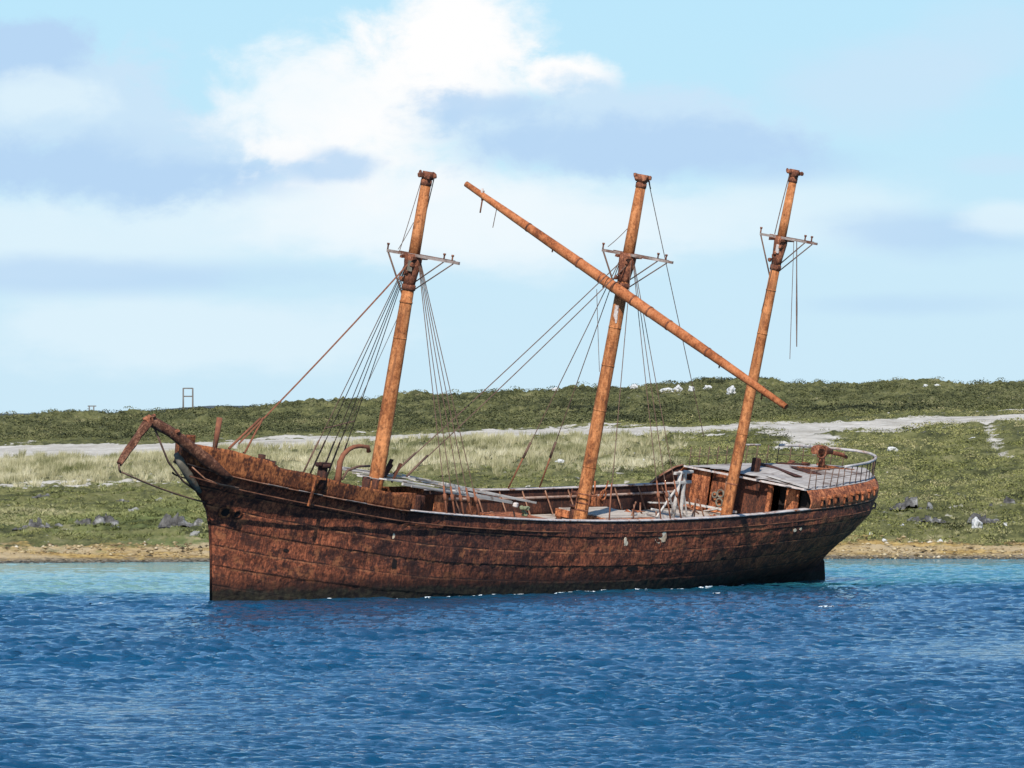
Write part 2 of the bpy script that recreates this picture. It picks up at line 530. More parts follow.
M_RAIL = plain_mat('galvanised_rail', (0.33, 0.30, 0.28), (0.50, 0.47, 0.45), 2.0, spots=(0.26, 0.15, 0.10))
M_BLACK = plain_mat('dark_hole', (0.010, 0.008, 0.007), (0.02, 0.014, 0.012), 2.0)
M_POLE = plain_mat('pole_wood', (0.10, 0.09, 0.08), (0.18, 0.16, 0.14), 2.0, (1, 1, 0.2))
M_ROCKW = plain_mat('white_rock', (0.42, 0.41, 0.39), (0.66, 0.65, 0.62), 1.2, spots=(0.20, 0.20, 0.18), bumpd=0.08)
M_ROCKD = plain_mat('dark_rock', (0.028, 0.026, 0.024), (0.135, 0.128, 0.118), 1.8, spots=(0.29, 0.28, 0.26), bumpd=0.12)
M_ROCKG = plain_mat('grey_rock', (0.16, 0.155, 0.145), (0.36, 0.35, 0.32), 1.2, spots=(0.10, 0.095, 0.08), bumpd=0.08)


# ------------------------------------------------------------------ terrain
def row_z(row, d):
    return CAM_H - (row - HOR_ROW) * d / F_PX


# measured along the shore: bearing column, then rows of the skyline, top and bottom of the sand strip, top of the beach, waterline
PXS = np.array([-400, 0, 100, 200, 260, 340, 400, 480, 560, 640, 700, 760, 850, 930, 1024, 1424], float)
SKYL = np.array([424, 417, 412, 409, 404.5, 399, 397.5, 392, 388, 384.5, 382.5, 381, 382.5, 382, 381.5, 378], float)
STOP = np.array([450, 443, 441, 439, 436, 434.5, 433, 430, 428, 425, 423.5, 421, 418, 414.5, 411, 404], float)
SBOT = np.array([472, 462, 459, 457, 453, 449, 446, 442, 440, 439, 438, 437, 436, 433, 427, 420], float)
BTOP = np.array([552, 548.5, 548, 547, 546, 546, 545, 545, 544, 544, 544, 544, 544, 544.5, 545.5, 548], float)
WATR = np.array([566, 563.0, 562.5, 562, 561.5, 561, 560.5, 560, 560, 559.5, 559.3, 559, 558.8, 558.8, 559, 560], float)
DSHORE = lambda row: CAM_H * F_PX / (row - HOR_ROW)

tile_n = 512
def noise_tile(n, beta, kmin=1, seed=0, aniso=1.0):
    rg = np.random.default_rng(seed)
    kx = np.fft.fftfreq(n) * n
    K = np.sqrt((kx[None, :] * aniso) ** 2 + kx[:, None] ** 2)
    K[0, 0] = 1
    sp = K ** (-beta)
    sp[K < kmin] = 0
    f = np.fft.ifft2(np.fft.fft2(rg.standard_normal((n, n))) * sp).real
    return f / f.std()


def sample(tile, x, y, size):
    n = tile.shape[0]
    u = (x / size * n) % n
    v = (y / size * n) % n
    i0, j0 = np.floor(u).astype(int) % n, np.floor(v).astype(int) % n
    i1, j1 = (i0 + 1) % n, (j0 + 1) % n
    fu, fv = u - np.floor(u), v - np.floor(v)
    return (tile[j0, i0] * (1 - fu) * (1 - fv) + tile[j0, i1] * fu * (1 - fv) + tile[j1, i0] * (1 - fu) * fv + tile[j1, i1] * fu * fv)


T_A = noise_tile(tile_n, 1.7, 3, 1)
T_B = noise_tile(tile_n, 1.3, 8, 2)
T_C = noise_tile(tile_n, 1.5, 4, 3, 2.2)


def base_height(px, d):
    """terrain height (without small relief) for bearing column px and distance d"""
    dw = DSHORE(np.interp(px, PXS, WATR))
    db, ds1, ds2, dk = dw + 17.0, 760.0, 880.0, 1300.0
    zb = row_z(np.interp(px, PXS, BTOP), db)
    z1 = row_z(np.interp(px, PXS, SBOT), ds1)
    z2 = row_z(np.interp(px, PXS, STOP), ds2)
    zk = row_z(np.interp(px, PXS, SKYL), dk)
    nodes_d = [np.full_like(d, 300.0), dw - 30, dw, db, np.full_like(d, ds1), np.full_like(d, ds2), np.full_like(d, dk), np.full_like(d, dk + 500), np.full_like(d, 9000.0)]
    nodes_z = [np.full_like(d, -6.0), np.full_like(d, -1.2), np.zeros_like(d), zb, z1, z2, zk, zk - 4.0, np.full_like(d, 1.0)]
    z = np.full_like(d, -6.0)
    for i in range(len(nodes_d) - 1):
        a, b = nodes_d[i], nodes_d[i + 1]
        m = (d >= a) & (d < b)
        f = np.clip((d - a) / (b - a), 0, 1)
        if i in (3,):
            f = f ** 0.85
        z = np.where(m, nodes_z[i] + (nodes_z[i + 1] - nodes_z[i]) * f, z)
    return z, dw


def classify(px, d, X):
    """cover weights: sand, tussock, kelp (beach), lush"""
    z, dw = base_height(px, d)
    n1 = sample(T_A, X, d, 160.0)
    n2 = sample(T_B, X, d, 90.0)
    n3 = sample(T_C, X, d * 0.5, 120.0)
    sd1 = 780 + n1 * 11 + n2 * 4 - 22 * np.clip((420 - px) / 200, 0, 1)
    sd2 = 862 + n3 * 10 + n2 * 5
    sand = np.clip((d - sd1) / 10, 0, 1) * np.clip((sd2 - d) / 10, 0, 1)
    # second, thinner strip of sand towards the left, in front of the tussock
    s2 = np.exp(-((d - (672 + n1 * 6)) / 9) ** 2) * np.clip((230 - px) / 120, 0, 1) * np.clip(0.6 + n2 * 0.6, 0, 1)
    # the strip spills forward on the right
    s3 = np.exp(-((px - 800 - n1 * 5) / 26) ** 2) * np.clip((d - 715 - n2 * 8) / 15, 0, 1) * np.clip((sd2 - d) / 10, 0, 1)
    s4 = np.exp(-((px - (985 + (780 - d) * 0.17) - n2 * 2) / 7) ** 2) * np.clip((d - 690) / 10, 0, 1) * np.clip((sd2 - d) / 10, 0, 1) * np.clip(0.62 + 0.3 * n2, 0, 1)
    sp = np.clip((n2 + 0.4 * n1 - 2.2) * 3, 0, 1) * (d < 700) * 0.6
    sand = np.clip(np.maximum.reduce([sand, s2, s3, s4, sp]), 0, 1)
    tus = np.clip(1.2 - np.abs(d - 725) / 55, 0, 1) * np.clip((700 - px) / 120, 0, 1) * np.clip(0.66 + n1 * 0.42, 0, 1)
    # the heath keeps the upper hill and everything on the right
    tus = tus * (1 - sand)
    kelp = np.clip((dw + 22 + n2 * 3 - d) / 6, 0, 1)
    lush = np.clip((640 - d) / 60, 0, 1) * np.clip((620 - px) / 250, 0, 1) * np.clip(0.5 + 0.5 * n3, 0, 1)
    return z, sand, tus, kelp, lush, n1, n2, n3


cols = np.concatenate([np.linspace(-3500, -420, 60), np.linspace(-400, 1424, 980), np.linspace(1450, 4500, 60)])
dist = np.concatenate([[300, 420, 480, 505], np.linspace(512, 560, 70), np.linspace(560.6, 780, 330), np.linspace(781, 900, 110), np.linspace(902, 1340, 190), [1360, 1400, 1500, 1700, 2000, 2600, 4000, 6000, 9000]])
DD, PP = np.meshgrid(dist, cols, indexing='ij')
XX = (PP - 512) * DD / F_PX
z, sand, tus, kelp, lush, n1, n2, n3 = classify(PP, DD, XX)
land = np.clip((DD - DSHORE(np.interp(PP, PXS, WATR)) - 2) / 25, 0, 1)
rel = (sample(T_A, XX, DD, 60.0) * 0.16 + sample(T_B, XX, DD, 26.0) * 0.07) * (1 - sand * 0.75) + n3 * 0.10
hill = np.clip((DD - 900) / 120, 0, 1)
hillrel = hill * (np.abs(sample(T_A, XX, DD * 0.6, 210.0)) * 0.55 + sample(T_B, XX, DD, 60.0) * 0.22)
z = z + rel * land + (hillrel - hill * 1.05) * land + (1 - land) * (DD > 500) * sample(T_B, XX, DD, 14.0) * 0.05
TER = np.stack([XX, DD, z], -1)


def ground_point(px, row):
    """first terrain point seen at a picture row of the photograph"""
    d = np.linspace(520, 1400, 2600)
    p = np.full_like(d, float(px))
    zz, *_ = classify(p, d, (p - 512) * d / F_PX)
    rows = HOR_ROW + (CAM_H - zz) * F_PX / d
    i = int(np.argmax(rows <= row))
    return Vector(((px - 512) * d[i] / F_PX, d[i], zz[i]))


def ground_z(px, d):
    i = np.searchsorted(dist, d)
    j = np.searchsorted(cols, px)
    return z[np.clip(i, 0, len(dist) - 1), np.clip(j, 0, len(cols) - 1)]


def ground_mat():
    m, t, bs = new_mat('coastal_ground')
    geo = t.n('ShaderNodeNewGeometry')
    pos = geo.outputs['Position']
    att = t.n('ShaderNodeAttribute', attribute_name='cover')
    s = t.n('ShaderNodeSeparateColor')
    t.put(s.inputs[0], att.outputs['Color'])
    sandw, tusw, kelpw = s.outputs
    att2 = t.n('ShaderNodeAttribute', attribute_name='lush')
    lushw = att2.outputs['Fac']
    n_big = t.noise(t.scale(pos, (0.05, 0.02, 0.05)), 1.0, 5, 0.6)
    n_med = t.noise(t.scale(pos, (0.35, 0.12, 0.35)), 1.0, 6, 0.65)
    n_fin = t.noise(t.scale(pos, (1.6, 0.5, 1.6)), 1.0, 5, 0.7)
    heath = t.ramp(t.math('ADD', t.math('MULTIPLY', n_med, 0.6), t.math('MULTIPLY', n_fin, 0.4)),
                   [(0.36, (0.030, 0.033, 0.016)), (0.46, (0.085, 0.088, 0.034)), (0.56, (0.165, 0.160, 0.062)), (0.68, (0.26, 0.225, 0.12))])
    gr = t.ramp(n_med, [(0.35, (0.06, 0.075, 0.028)), (0.55, (0.15, 0.175, 0.060)), (0.7, (0.26, 0.25, 0.13))])
    c = t.mix(lushw, heath, gr)
    straw = t.mix(t.mapr(n_fin, 0.35, 0.7), (0.15, 0.14, 0.065), (0.36, 0.33, 0.19))
    c = t.mix(t.math('MULTIPLY', tusw, 0.9), c, straw)
    stone = t.mapr(t.noise(t.scale(pos, (1.1, 0.5, 1.1)), 1.0, 4, 0.6), 0.66, 0.72)
    c = t.mix(t.math('MULTIPLY', stone, 0.7), c, (0.33, 0.31, 0.27))
    sandc = t.mix(t.mapr(n_med, 0.35, 0.65), (0.41, 0.37, 0.305), (0.60, 0.555, 0.48))
    track = t.mapr(t.noise(t.scale(pos, (0.03, 0.35, 0.3)), 1.0, 4, 0.6), 0.56, 0.66)
    sandc = t.mix(t.math('MULTIPLY', track, 0.6), sandc, (0.22, 0.20, 0.165))
    sm = t.mapr(t.math('ADD', sandw, t.math('MULTIPLY', t.math('SUBTRACT', n_med, 0.5), 1.8)), 0.35, 0.62)
    c = t.mix(sm, c, sandc)
    # beach: ochre kelp above, grey-brown shingle below
    sp = t.n('ShaderNodeSeparateXYZ')
    t.put(sp.inputs[0], pos)
    hz = t.math('ADD', sp.outputs[2], t.math('MULTIPLY', t.math('SUBTRACT', t.noise(t.scale(pos, (0.5, 0.5, 0.5)), 1.0, 5, 0.7), 0.5), 0.5))
    kel = t.mix(t.mapr(t.noise(t.scale(pos, (0.9, 0.5, 0.9)), 1.0, 5, 0.7), 0.38, 0.62), (0.20, 0.12, 0.038), (0.55, 0.375, 0.135))
    kel = t.mix(t.mapr(t.noise(t.scale(pos, (0.12, 0.1, 0.1)), 1.0, 3), 0.45, 0.6), kel, (0.46, 0.35, 0.20))
    shin = t.mix(t.mapr(t.noise(t.scale(pos, (2.5, 1.5, 2.5)), 1.0, 4, 0.7), 0.4, 0.62), (0.045, 0.038, 0.026), (0.26, 0.22, 0.16))
    b = t.mix(t.mapr(hz, 0.10, 0.30), shin, kel)
    b = t.mix(t.mapr(hz, 0.06, -0.05), b, (0.03, 0.026, 0.018))
    c = t.mix(kelpw, c, b)
    t.put(bs.inputs['Base Color'], c)
    bs.inputs['Roughness'].default_value = 1.0
    bs.inputs['Specular IOR Level'].default_value = 0.1
    t.put(bs.inputs['Normal'], t.bump(t.math('ADD', n_fin, n_med), 0.7, 0.25))
    return m


M_GROUND = ground_mat()
cover = np.stack([sand, tus, kelp, np.ones_like(sand)], -1)
fc = lambda a: 0.25 * (a[:-1, :-1] + a[1:, :-1] + a[:-1, 1:] + a[1:, 1:])
f_beach = fc(kelp) > 0.5
f_sand = (fc(sand) > 0.5) & (fc(DD) > 690) & ~f_beach
for nm, msk in (('ground', ~f_beach & ~f_sand), ('beach', f_beach), ('sandy_road', f_sand)):
    q = grid_faces(len(dist), len(cols), msk)
    used, inv = np.unique(q.ravel(), return_inverse=True)
    me = np_mesh(nm, TER.reshape(-1, 3)[used], inv.reshape(q.shape), smooth=True)
    ca = me.color_attributes.new('cover', 'FLOAT_COLOR', 'POINT')
    ca.data.foreach_set('color', cover.reshape(-1, 4)[used].astype(np.float32).ravel())
    la = me.attributes.new('lush', 'FLOAT', 'POINT')
    la.data.foreach_set('value', lush.ravel()[used].astype(np.float32))
    kind(link(nm, me, M_GROUND), 'structure')

# far blue-grey ridge behind the left shoulder of the land
hx = np.linspace(-6000, 6000, 400)
prof = np.interp(hx / 4200 * F_PX + 512, [-2000, 140, 150, 165, 185, 215, 300, 420, 700, 3000], [417, 413.5, 411, 408, 406.8, 406.6, 405.5, 405, 405, 405])
rows = []
for k_, (dd, fz) in enumerate([(3900, 0.0), (4200, 1.0), (4700, 1.05), (5600, 0.5)]):
    zt = CAM_H + (HOR_ROW - prof) * 4200 / F_PX
    rows.append(np.stack([hx, np.full_like(hx, dd), np.where(fz > 0, zt * fz, -3) + RNG.normal(0, 0.25, len(hx))], -1))
M_HILLS = plain_mat('far_hills', (0.055, 0.075, 0.085), (0.085, 0.10, 0.10), 0.02, rough=1.0)
kind(link('hills', np_mesh('hills', np.concatenate(rows), grid_faces(4, len(hx)), smooth=True), M_HILLS), 'structure')


# ------------------------------------------------------------------ vegetation (uncountable: one object per kind)
def leaf_mat(name, stops, patch=(0.10, 0.04, 0.1), tr=0.15):
    m, t, bs = new_mat(name)
    geo = t.n('ShaderNodeNewGeometry')
    pn = t.noise(t.scale(geo.outputs['Position'], patch), 1.0, 5, 0.6)
    v = t.math('ADD', t.math('MULTIPLY', pn, 0.88), t.math('MULTIPLY', geo.outputs['Random Per Island'], 0.12))
    t.put(bs.inputs['Base Color'], t.ramp(v, stops))
    bs.inputs['Roughness'].default_value = 0.9
    bs.inputs['Specular IOR Level'].default_value = 0.15
    return m


M_HEATH = leaf_mat('heath_leaves', [(0.36, (0.030, 0.032, 0.016)), (0.44, (0.115, 0.120, 0.036)), (0.53, (0.225, 0.222, 0.072)), (0.66, (0.32, 0.275, 0.14))], (0.13, 0.032, 0.3))
M_HEATHD = leaf_mat('hill_heath_leaves', [(0.36, (0.022, 0.026, 0.014)), (0.45, (0.055, 0.060, 0.026)), (0.55, (0.115, 0.118, 0.046)), (0.68, (0.20, 0.175, 0.09))], (0.06, 0.016, 0.22))
M_TUSS = leaf_mat('tussock_blades', [(0.36, (0.12, 0.125, 0.05)), (0.46, (0.27, 0.25, 0.13)), (0.56, (0.44, 0.395, 0.24)), (0.68, (0.58, 0.53, 0.37))], (0.15, 0.05, 0.15))
M_GRASS = leaf_mat('short_grass', [(0.35, (0.055, 0.062, 0.026)), (0.43, (0.145, 0.160, 0.055)), (0.53, (0.25, 0.25, 0.098)), (0.66, (0.36, 0.32, 0.18))], (0.09, 0.022, 0.1))


def scatter(n, d0, d1, px0=-330, px1=1354, bias=1.0):
    d = d0 + (d1 - d0) * RNG.random(n) ** bias
    px = px0 + (px1 - px0) * RNG.random(n)
    return px, d


def clumps(name, px, d, rad, hgt, per, leaf, mat):
    """low domed bushes made of many small leaf faces"""
    zz = ground_z(px, d)
    X = (px - 512) * d / F_PX
    n = len(px)
    th = RNG.random((n, per)) * 2 * np.pi
    ph = np.arccos(RNG.random((n, per)))                   # upper half
    rr = 0.75 + 0.3 * RNG.random((n, per))
    lump = 1 + 0.25 * np.sin(th * 3 + RNG.random((n, 1)) * 6)
    cx = X[:, None] + rad[:, None] * rr * lump * np.sin(ph) * np.cos(th)
    cy = d[:, None] + rad[:, None] * rr * lump * np.sin(ph) * np.sin(th)
    cz = zz[:, None] - 0.05 + hgt[:, None] * rr * np.cos(ph)
    c = np.stack([cx, cy, cz], -1).reshape(-1, 3)
    nrm = np.stack([np.sin(ph) * np.cos(th), np.sin(ph) * np.sin(th), np.cos(ph) + 0.25], -1).reshape(-1, 3)
    nrm += RNG.normal(0, 0.45, nrm.shape)
    nrm /= np.linalg.norm(nrm, axis=1)[:, None]
    a = np.cross(nrm, RNG.normal(0, 1, nrm.shape))
    a /= np.linalg.norm(a, axis=1)[:, None]
    b = np.cross(nrm, a)
    s = (leaf * (0.6 + 0.8 * RNG.random(len(c))) * np.repeat(np.clip(rad, 0.5, 1.6), per))[:, None]
    V = np.stack([c - a * s, c + b * s * 0.55, c + a * s, c - b * s * 0.55], 1).reshape(-1, 3)
    return np_mesh(name, V, np.arange(len(V)).reshape(-1, 4))


def cover_at(px, d):
    return classify(px, d, (px - 512) * d / F_PX)


px, d = scatter(34000, 548, 900)
_, s_, t_, k_, l_, m1, m2, m3 = cover_at(px, d)
keep = (RNG.random(len(px)) > s_ * 1.3) & (k_ < 0.3) & (RNG.random(len(px)) > t_ * 0.85) & (RNG.random(len(px)) < np.clip(0.55 + 0.35 * m2 + 0.25 * (px > 600), 0.08, 1)) & (RNG.random(len(px)) > l_ * 0.8)
px, d, m2 = px[keep], d[keep], m2[keep]
right = np.clip((px - 450) / 250, 0, 1)
rad = (0.35 + 0.55 * RNG.random(len(px)) ** 2) * (0.8 + 0.5 * right)
hg = rad * (0.34 + 0.25 * RNG.random(len(px))) * (0.75 + 0.35 * right)
kind(link('heath_shrubs', clumps('heath_shrubs', px, d, rad, hg, 46, 0.085, None), M_HEATH), 'stuff')

px, d = scatter(26000, 880, 1318, bias=1.1)
_, s_, t_, k_, l_, m1, m2, m3 = cover_at(px, d)
keep = (RNG.random(len(px)) > s_ * 1.4)
px, d = px[keep], d[keep]
rad = 0.6 + 1.0 * RNG.random(len(px)) ** 2
kind(link('hill_shrubs', clumps('hill_shrubs', px, d, rad, rad * (0.32 + 0.22 * RNG.random(len(px))), 44, 0.10, None), M_HEATHD), 'stuff')


def blades(name, px, d, rad, hgt, per, wid):
    zz = ground_z(px, d)
    X = (px - 512) * d / F_PX
    n = len(px)
    th = RNG.random((n, per)) * 2 * np.pi
    r0 = rad[:, None] * 0.45 * np.sqrt(RNG.random((n, per)))
    r1 = r0 + rad[:, None] * (0.2 + 0.8 * RNG.random((n, per)))
    h = hgt[:, None] * (0.6 + 0.5 * RNG.random((n, per)))
    bx, by = X[:, None] + r0 * np.cos(th), d[:, None] + r0 * np.sin(th)
    tx, ty = X[:, None] + r1 * np.cos(th) + 0.12 * h, d[:, None] + r1 * np.sin(th)
    ph = RNG.random((n, per)) * np.pi
    ox, oy = np.cos(ph) * wid, np.sin(ph) * wid * 0.4
    zb = np.broadcast_to(zz[:, None] - 0.05, (n, per))
    A = np.stack([bx - ox, by - oy, zb], -1)
    B = np.stack([bx + ox, by + oy, zb], -1)
    Ct = np.stack([tx, ty, zz[:, None] + h], -1)
    V = np.stack([A, B, Ct], 2).reshape(-1, 3)
    return np_mesh(name, V, np.arange(len(V)).reshape(-1, 3))


px, d = scatter(14000, 655, 800, px1=800)
_, s_, t_, k_, l_, m1, m2, m3 = cover_at(px, d)
keep = (RNG.random(len(px)) < t_ * 0.9) & (s_ < 0.5)
px, d = px[keep], d[keep]
rad = 0.35 + 0.35 * RNG.random(len(px))
kind(link('tussock_grass', blades('tussock_grass', px, d, rad, 0.5 + 0.55 * RNG.random(len(px)), 44, 0.035), M_TUSS), 'stuff')

px, d = scatter(30000, 549, 680, px1=1354)
_, s_, t_, k_, l_, m1, m2, m3 = cover_at(px, d)
keep = (RNG.random(len(px)) < np.clip(l_ * 1.2 + 0.12, 0, 1)) & (s_ < 0.4) & (k_ < 0.25)
px, d = px[keep], d[keep]
kind(link('short_grass', blades('short_grass', px, d, 0.35 + 0.3 * RNG.random(len(px)), 0.16 + 0.14 * RNG.random(len(px)), 26, 0.045), M_GRASS), 'stuff')


# ------------------------------------------------------------------ rocks
def rock_mesh(name, rx, ry, rz, seed, rough=0.35, sub=3):
    bm = bmesh.new()
    bmesh.ops.create_icosphere(bm, subdivisions=sub, radius=1.0)
    off = Vector((seed * 3.7, seed * 1.3, seed * 2.1))
    for v in bm.verts:
        p = v.co.normalized()
        nn = mnoise.fractal(p * 1.3 + off, 1.0, 2.0, 4) + 0.6 * (mnoise.cell(p * 2.2 + off) - 0.5)
        f = 1 + rough * nn
        v.co = Vector((p.x * rx * f, p.y * ry * f, max(p.z, -0.35) * rz * f))
    me = bpy.data.meshes.new(name)
    bm.to_mesh(me)
    bm.free()
    return me


def ridge_mesh(name, rx, ry, h, seed, nx=64, ny=22):
    """a low broken ledge of bedrock: one continuous, cracked sheet standing out of the turf"""
    u = np.linspace(-1, 1, nx)
    v = np.linspace(-1, 1, ny)
    vs = []
    off = Vector((seed * 3.1, seed * 1.7, 0))
    for b_ in v:
        for a_ in u:
            p = Vector((a_ * rx, b_ * ry, 0))
            env = max(0.0, 1 - (abs(a_) ** 2.5) - b_ * b_ * 0.9)
            n1_ = mnoise.fractal(p * 0.55 + off, 1.0, 2.0, 3)
            n2_ = mnoise.cell(Vector((p.x * 1.1, p.y * 0.8, 0)) + off)
            n3_ = mnoise.cell(Vector((p.x * 2.9 + 7, p.y * 2.1, 0)) + off)
            top = max(0.0, 0.45 + 0.9 * n1_) * (0.35 + 0.65 * n2_) + 0.22 * n3_
            vs.append((p.x + 0.12 * n1_, p.y, h * (env ** 0.6) * top - 0.12))
    return np_mesh(name, np.array(vs), grid_faces(ny, nx))


def rock(name, label, px, row, wpx, hpx, mat, seed, group, cat='rock', rough=0.35):
    g = ground_point(px, row)
    s = g.y / F_PX
    rx, rz = wpx * s / 2, hpx * s / 1.2
    o = link(name, ridge_mesh(name, rx, max(rx * 0.7, 1.6), rz * 1.8, seed) if cat == 'rock outcrop' else rock_mesh(name, rx, max(rx * 0.6, rz), rz, seed, rough), mat)
    o.location = g + Vector((0, 0, rz * 0.12))
    return thing(o, label, cat, group)


HG, SG, DG = 'white rocks on the dark hill', 'pale rocks on the shore slope', 'dark rock outcrops above the beach'
for args in [
    ('white_rock', 'small white rock alone on the hill crest, left of the middle mast', 555, 390, 7, 3, M_ROCKW, 1, HG),
    ('white_rock', 'white rock just right of the middle mast, high on the hill', 634, 388, 9, 4, M_ROCKW, 2, HG),
    ('white_rock', 'widest white rock of the row on the hill between the middle and right masts', 667, 391.5, 13, 5, M_ROCKW, 3, HG),
    ('white_rock', 'peaked white rock next to the widest one of the hill row', 678, 390.5, 9, 6, M_ROCKW, 4, HG),
    ('white_rock', 'white rock in the middle of the hill row, fourth from its left end', 692, 390.5, 7, 5, M_ROCKW, 5, HG),
    ('white_rock', 'low flat white rock near the right end of the hill row', 708, 389, 9, 4, M_ROCKW, 6, HG),
    ('white_rock', 'tall white rock beside the right mast, rightmost of the hill row', 731, 393, 9, 8, M_ROCKW, 7, HG),
    ('white_rock', 'flat white rock lying behind the lower end of the slanting yard', 793, 406, 8, 2.5, M_ROCKW, 8, HG),
    ('white_rock', 'pale rock near the skyline right of the ship, left of a pair', 926, 387, 6, 3, M_ROCKW, 9, HG),
    ('white_rock', 'pale rock near the skyline right of the ship, right of a pair', 937, 386.5, 8, 3, M_ROCKW, 10, HG),
]:
    rock(*args)
for args in [
    ('pale_rock', 'flat white rock in the green heath directly right of the stern rail', 893, 451, 12, 5, M_ROCKW, 11, SG),
    ('pale_rock', 'thin white rock in the heath far right, below the sandy road', 973, 439.5, 9, 3, M_ROCKW, 12, SG),
    ('pale_rock', 'broad pale slab low on the slope just right of the stern counter', 882, 528, 24, 5, M_ROCKG, 13, SG),
    ('pale_rock', 'small upright white stone below the dark outcrop right of the stern', 902, 529, 5, 6, M_ROCKW, 14, SG),
    ('pale_rock', 'leaning white slab below the far right dark outcrop', 977, 527, 11, 9, M_ROCKW, 15, SG),
    ('pale_rock', 'small white stone near the right edge above the beach', 1005, 527, 4, 5, M_ROCKW, 16, SG),
    ('pale_rock', 'small white stone closest under the stern counter', 871, 536, 4, 5, M_ROCKW, 17, SG),
    ('pale_rock', 'rounded white stone at the top of the right beach, beside the stern', 884, 542, 6, 4, M_ROCKW, 18, SG),
    ('pale_rock', 'rounded white stone at the top of the right beach, midway to the edge', 940, 543, 7, 4, M_ROCKW, 19, SG),
    ('pale_rock', 'grey slab on the grass left of the bow, under the bowsprit', 134, 512, 14, 4, M_ROCKG, 20, SG),
    ('pale_rock', 'pale grey stone close to the bow stem at mid slope', 195, 536, 10, 6, M_ROCKG, 21, SG),
    ('pale_rock', 'pale stone up the slope behind the bobstay', 160, 502, 9, 4, M_ROCKG, 22, SG),
    ('pale_rock', 'white stone in the grass seen between the middle mast and its wires', 560, 462, 9, 3, M_ROCKW, 23, SG),
    ('pale_rock', 'white stone in the grass just right of the middle mast foot', 640, 462, 12, 3.5, M_ROCKW, 24, SG),
    ('grey_rock', 'grey boulder among the low bushes right of the middle mast', 636, 458, 14, 6, M_ROCKG, 25, SG),
    ('pale_rock', 'white patch of stone behind the stern rail on the sand', 798, 449, 14, 4, M_ROCKW, 26, SG),
]:
    rock(*args)
for args in [
    ('rock_outcrop', 'long dark outcrop on the green slope at the left edge of the view', 42, 529, 58, 14, M_ROCKD, 31, DG),
    ('rock_outcrop', 'dark outcrop in the middle of the left slope, right end of the long ledge', 96, 528, 60, 12, M_ROCKD, 32, DG),
    ('rock_outcrop', 'dark ragged outcrop close left of the bow stem', 182, 527, 48, 14, M_ROCKD, 33, DG),
    ('rock_outcrop', 'small dark outcrop higher on the left slope', 42, 497, 22, 5, M_ROCKD, 34, DG),
    ('rock_outcrop', 'small dark outcrop on the slope under the hanging bowsprit end', 122, 501, 20, 5, M_ROCKD, 35, DG),
    ('rock_outcrop', 'pale grey topped outcrop right of the stern at mid slope', 911, 509, 44, 12, M_ROCKD, 36, DG),
    ('rock_outcrop', 'grey outcrop at the far right edge, mid slope', 1000, 508, 44, 11, M_ROCKD, 37, DG),
    ('rock_outcrop', 'dark hollow outcrop below the pale grey topped one, right of the stern', 928, 522, 50, 9, M_ROCKD, 38, DG),
    ('rock_outcrop', 'dark ledge lowest of the outcrops at the right', 985, 522, 36, 10, M_ROCKD, 39, DG),
]:
    rock(*args, cat='rock outcrop', rough=0.95)

# shingle and cobbles on the beach: too many to count
px, d = scatter(9000, 528, 556)
_, s_, t_, k_, l_, m1, m2, m3 = cover_at(px, d)
dwp = DSHORE(np.interp(px, PXS, WATR))
keep = (d > dwp - 1) & (d < dwp + 21)
px, d = px[keep], d[keep]
tmpl = np.array([[1, 0, 0], [-1, 0, 0], [0, 1, 0], [0, -1, 0], [0, 0, 1], [0, 0, -0.6]], float)
tf = np.array([[0, 2, 4], [2, 1, 4], [1, 3, 4], [3, 0, 4], [2, 0, 5], [1, 2, 5], [3, 1, 5], [0, 3, 5]])
n = len(px)
sz = 0.03 + 0.15 * RNG.random(n) ** 4
V = tmpl[None] * np.stack([sz * (1 + RNG.random(n)), sz * 1.2, sz * 0.8], -1)[:, None, :] * (0.7 + 0.6 * RNG.random((n, 6, 1)))
V = V + np.stack([(px - 512) * d / F_PX, d, ground_z(px, d) + sz * 0.2], -1)[:, None, :]
Fc = (tf[None] + np.arange(n)[:, None, None] * 6).reshape(-1, 3)
M_SHING = leaf_mat('beach_shingle', [(0.36, (0.05, 0.04, 0.025)), (0.48, (0.28, 0.20, 0.10)), (0.58, (0.44, 0.35, 0.20)), (0.7, (0.58, 0.52, 0.42))], (0.6, 0.4, 0.6))
kind(link('shingle', np_mesh('shingle', V.reshape(-1, 3), Fc), M_SHING), 'stuff')


# ------------------------------------------------------------------ utility poles on the skyline
def pole_frame(px, row_top, row_bot, wpx, bars, dd, label, over=0.0):
    zb = CAM_H + (HOR_ROW - row_bot) * dd / F_PX
    zt = CAM_H + (HOR_ROW - row_top) * dd / F_PX
    s = dd / F_PX
    x = (px - 512) * s
    e = bpy.data.objects.new('utility_pole', None)
    C.objects.link(e)
    e.location = (x, dd, zb)
    H = zt - zb
    W = wpx * s
    for sx in (-0.5, 0.5):
        MB().tube([(sx * W, 0, -3.0), (sx * W, 0, H)], [0.19, 0.14], 8).build('pole', M_POLE, e)
    for fz in bars:
        MB().beam((-W * (0.5 + over), 0.2, H * fz), (W * (0.5 + over * 1.6), 0.2, H * fz), 0.18, 0.24).build('crossbar', M_POLE, e)
    return thing(e, label, 'utility pole')


pole_frame(188, 388, 410, 9.5, (0.985, 0.62), 1500, 'tall twin-pole wooden frame with two crossbars on the skyline behind the bow')
pole_frame(91.5, 405.5, 415, 4.5, (0.94,), 1800, 'small far twin-pole frame with one crossbar on the skyline at left', over=0.35)

# ------------------------------------------------------------------ sea
SN = 1024
STILE = 96.0


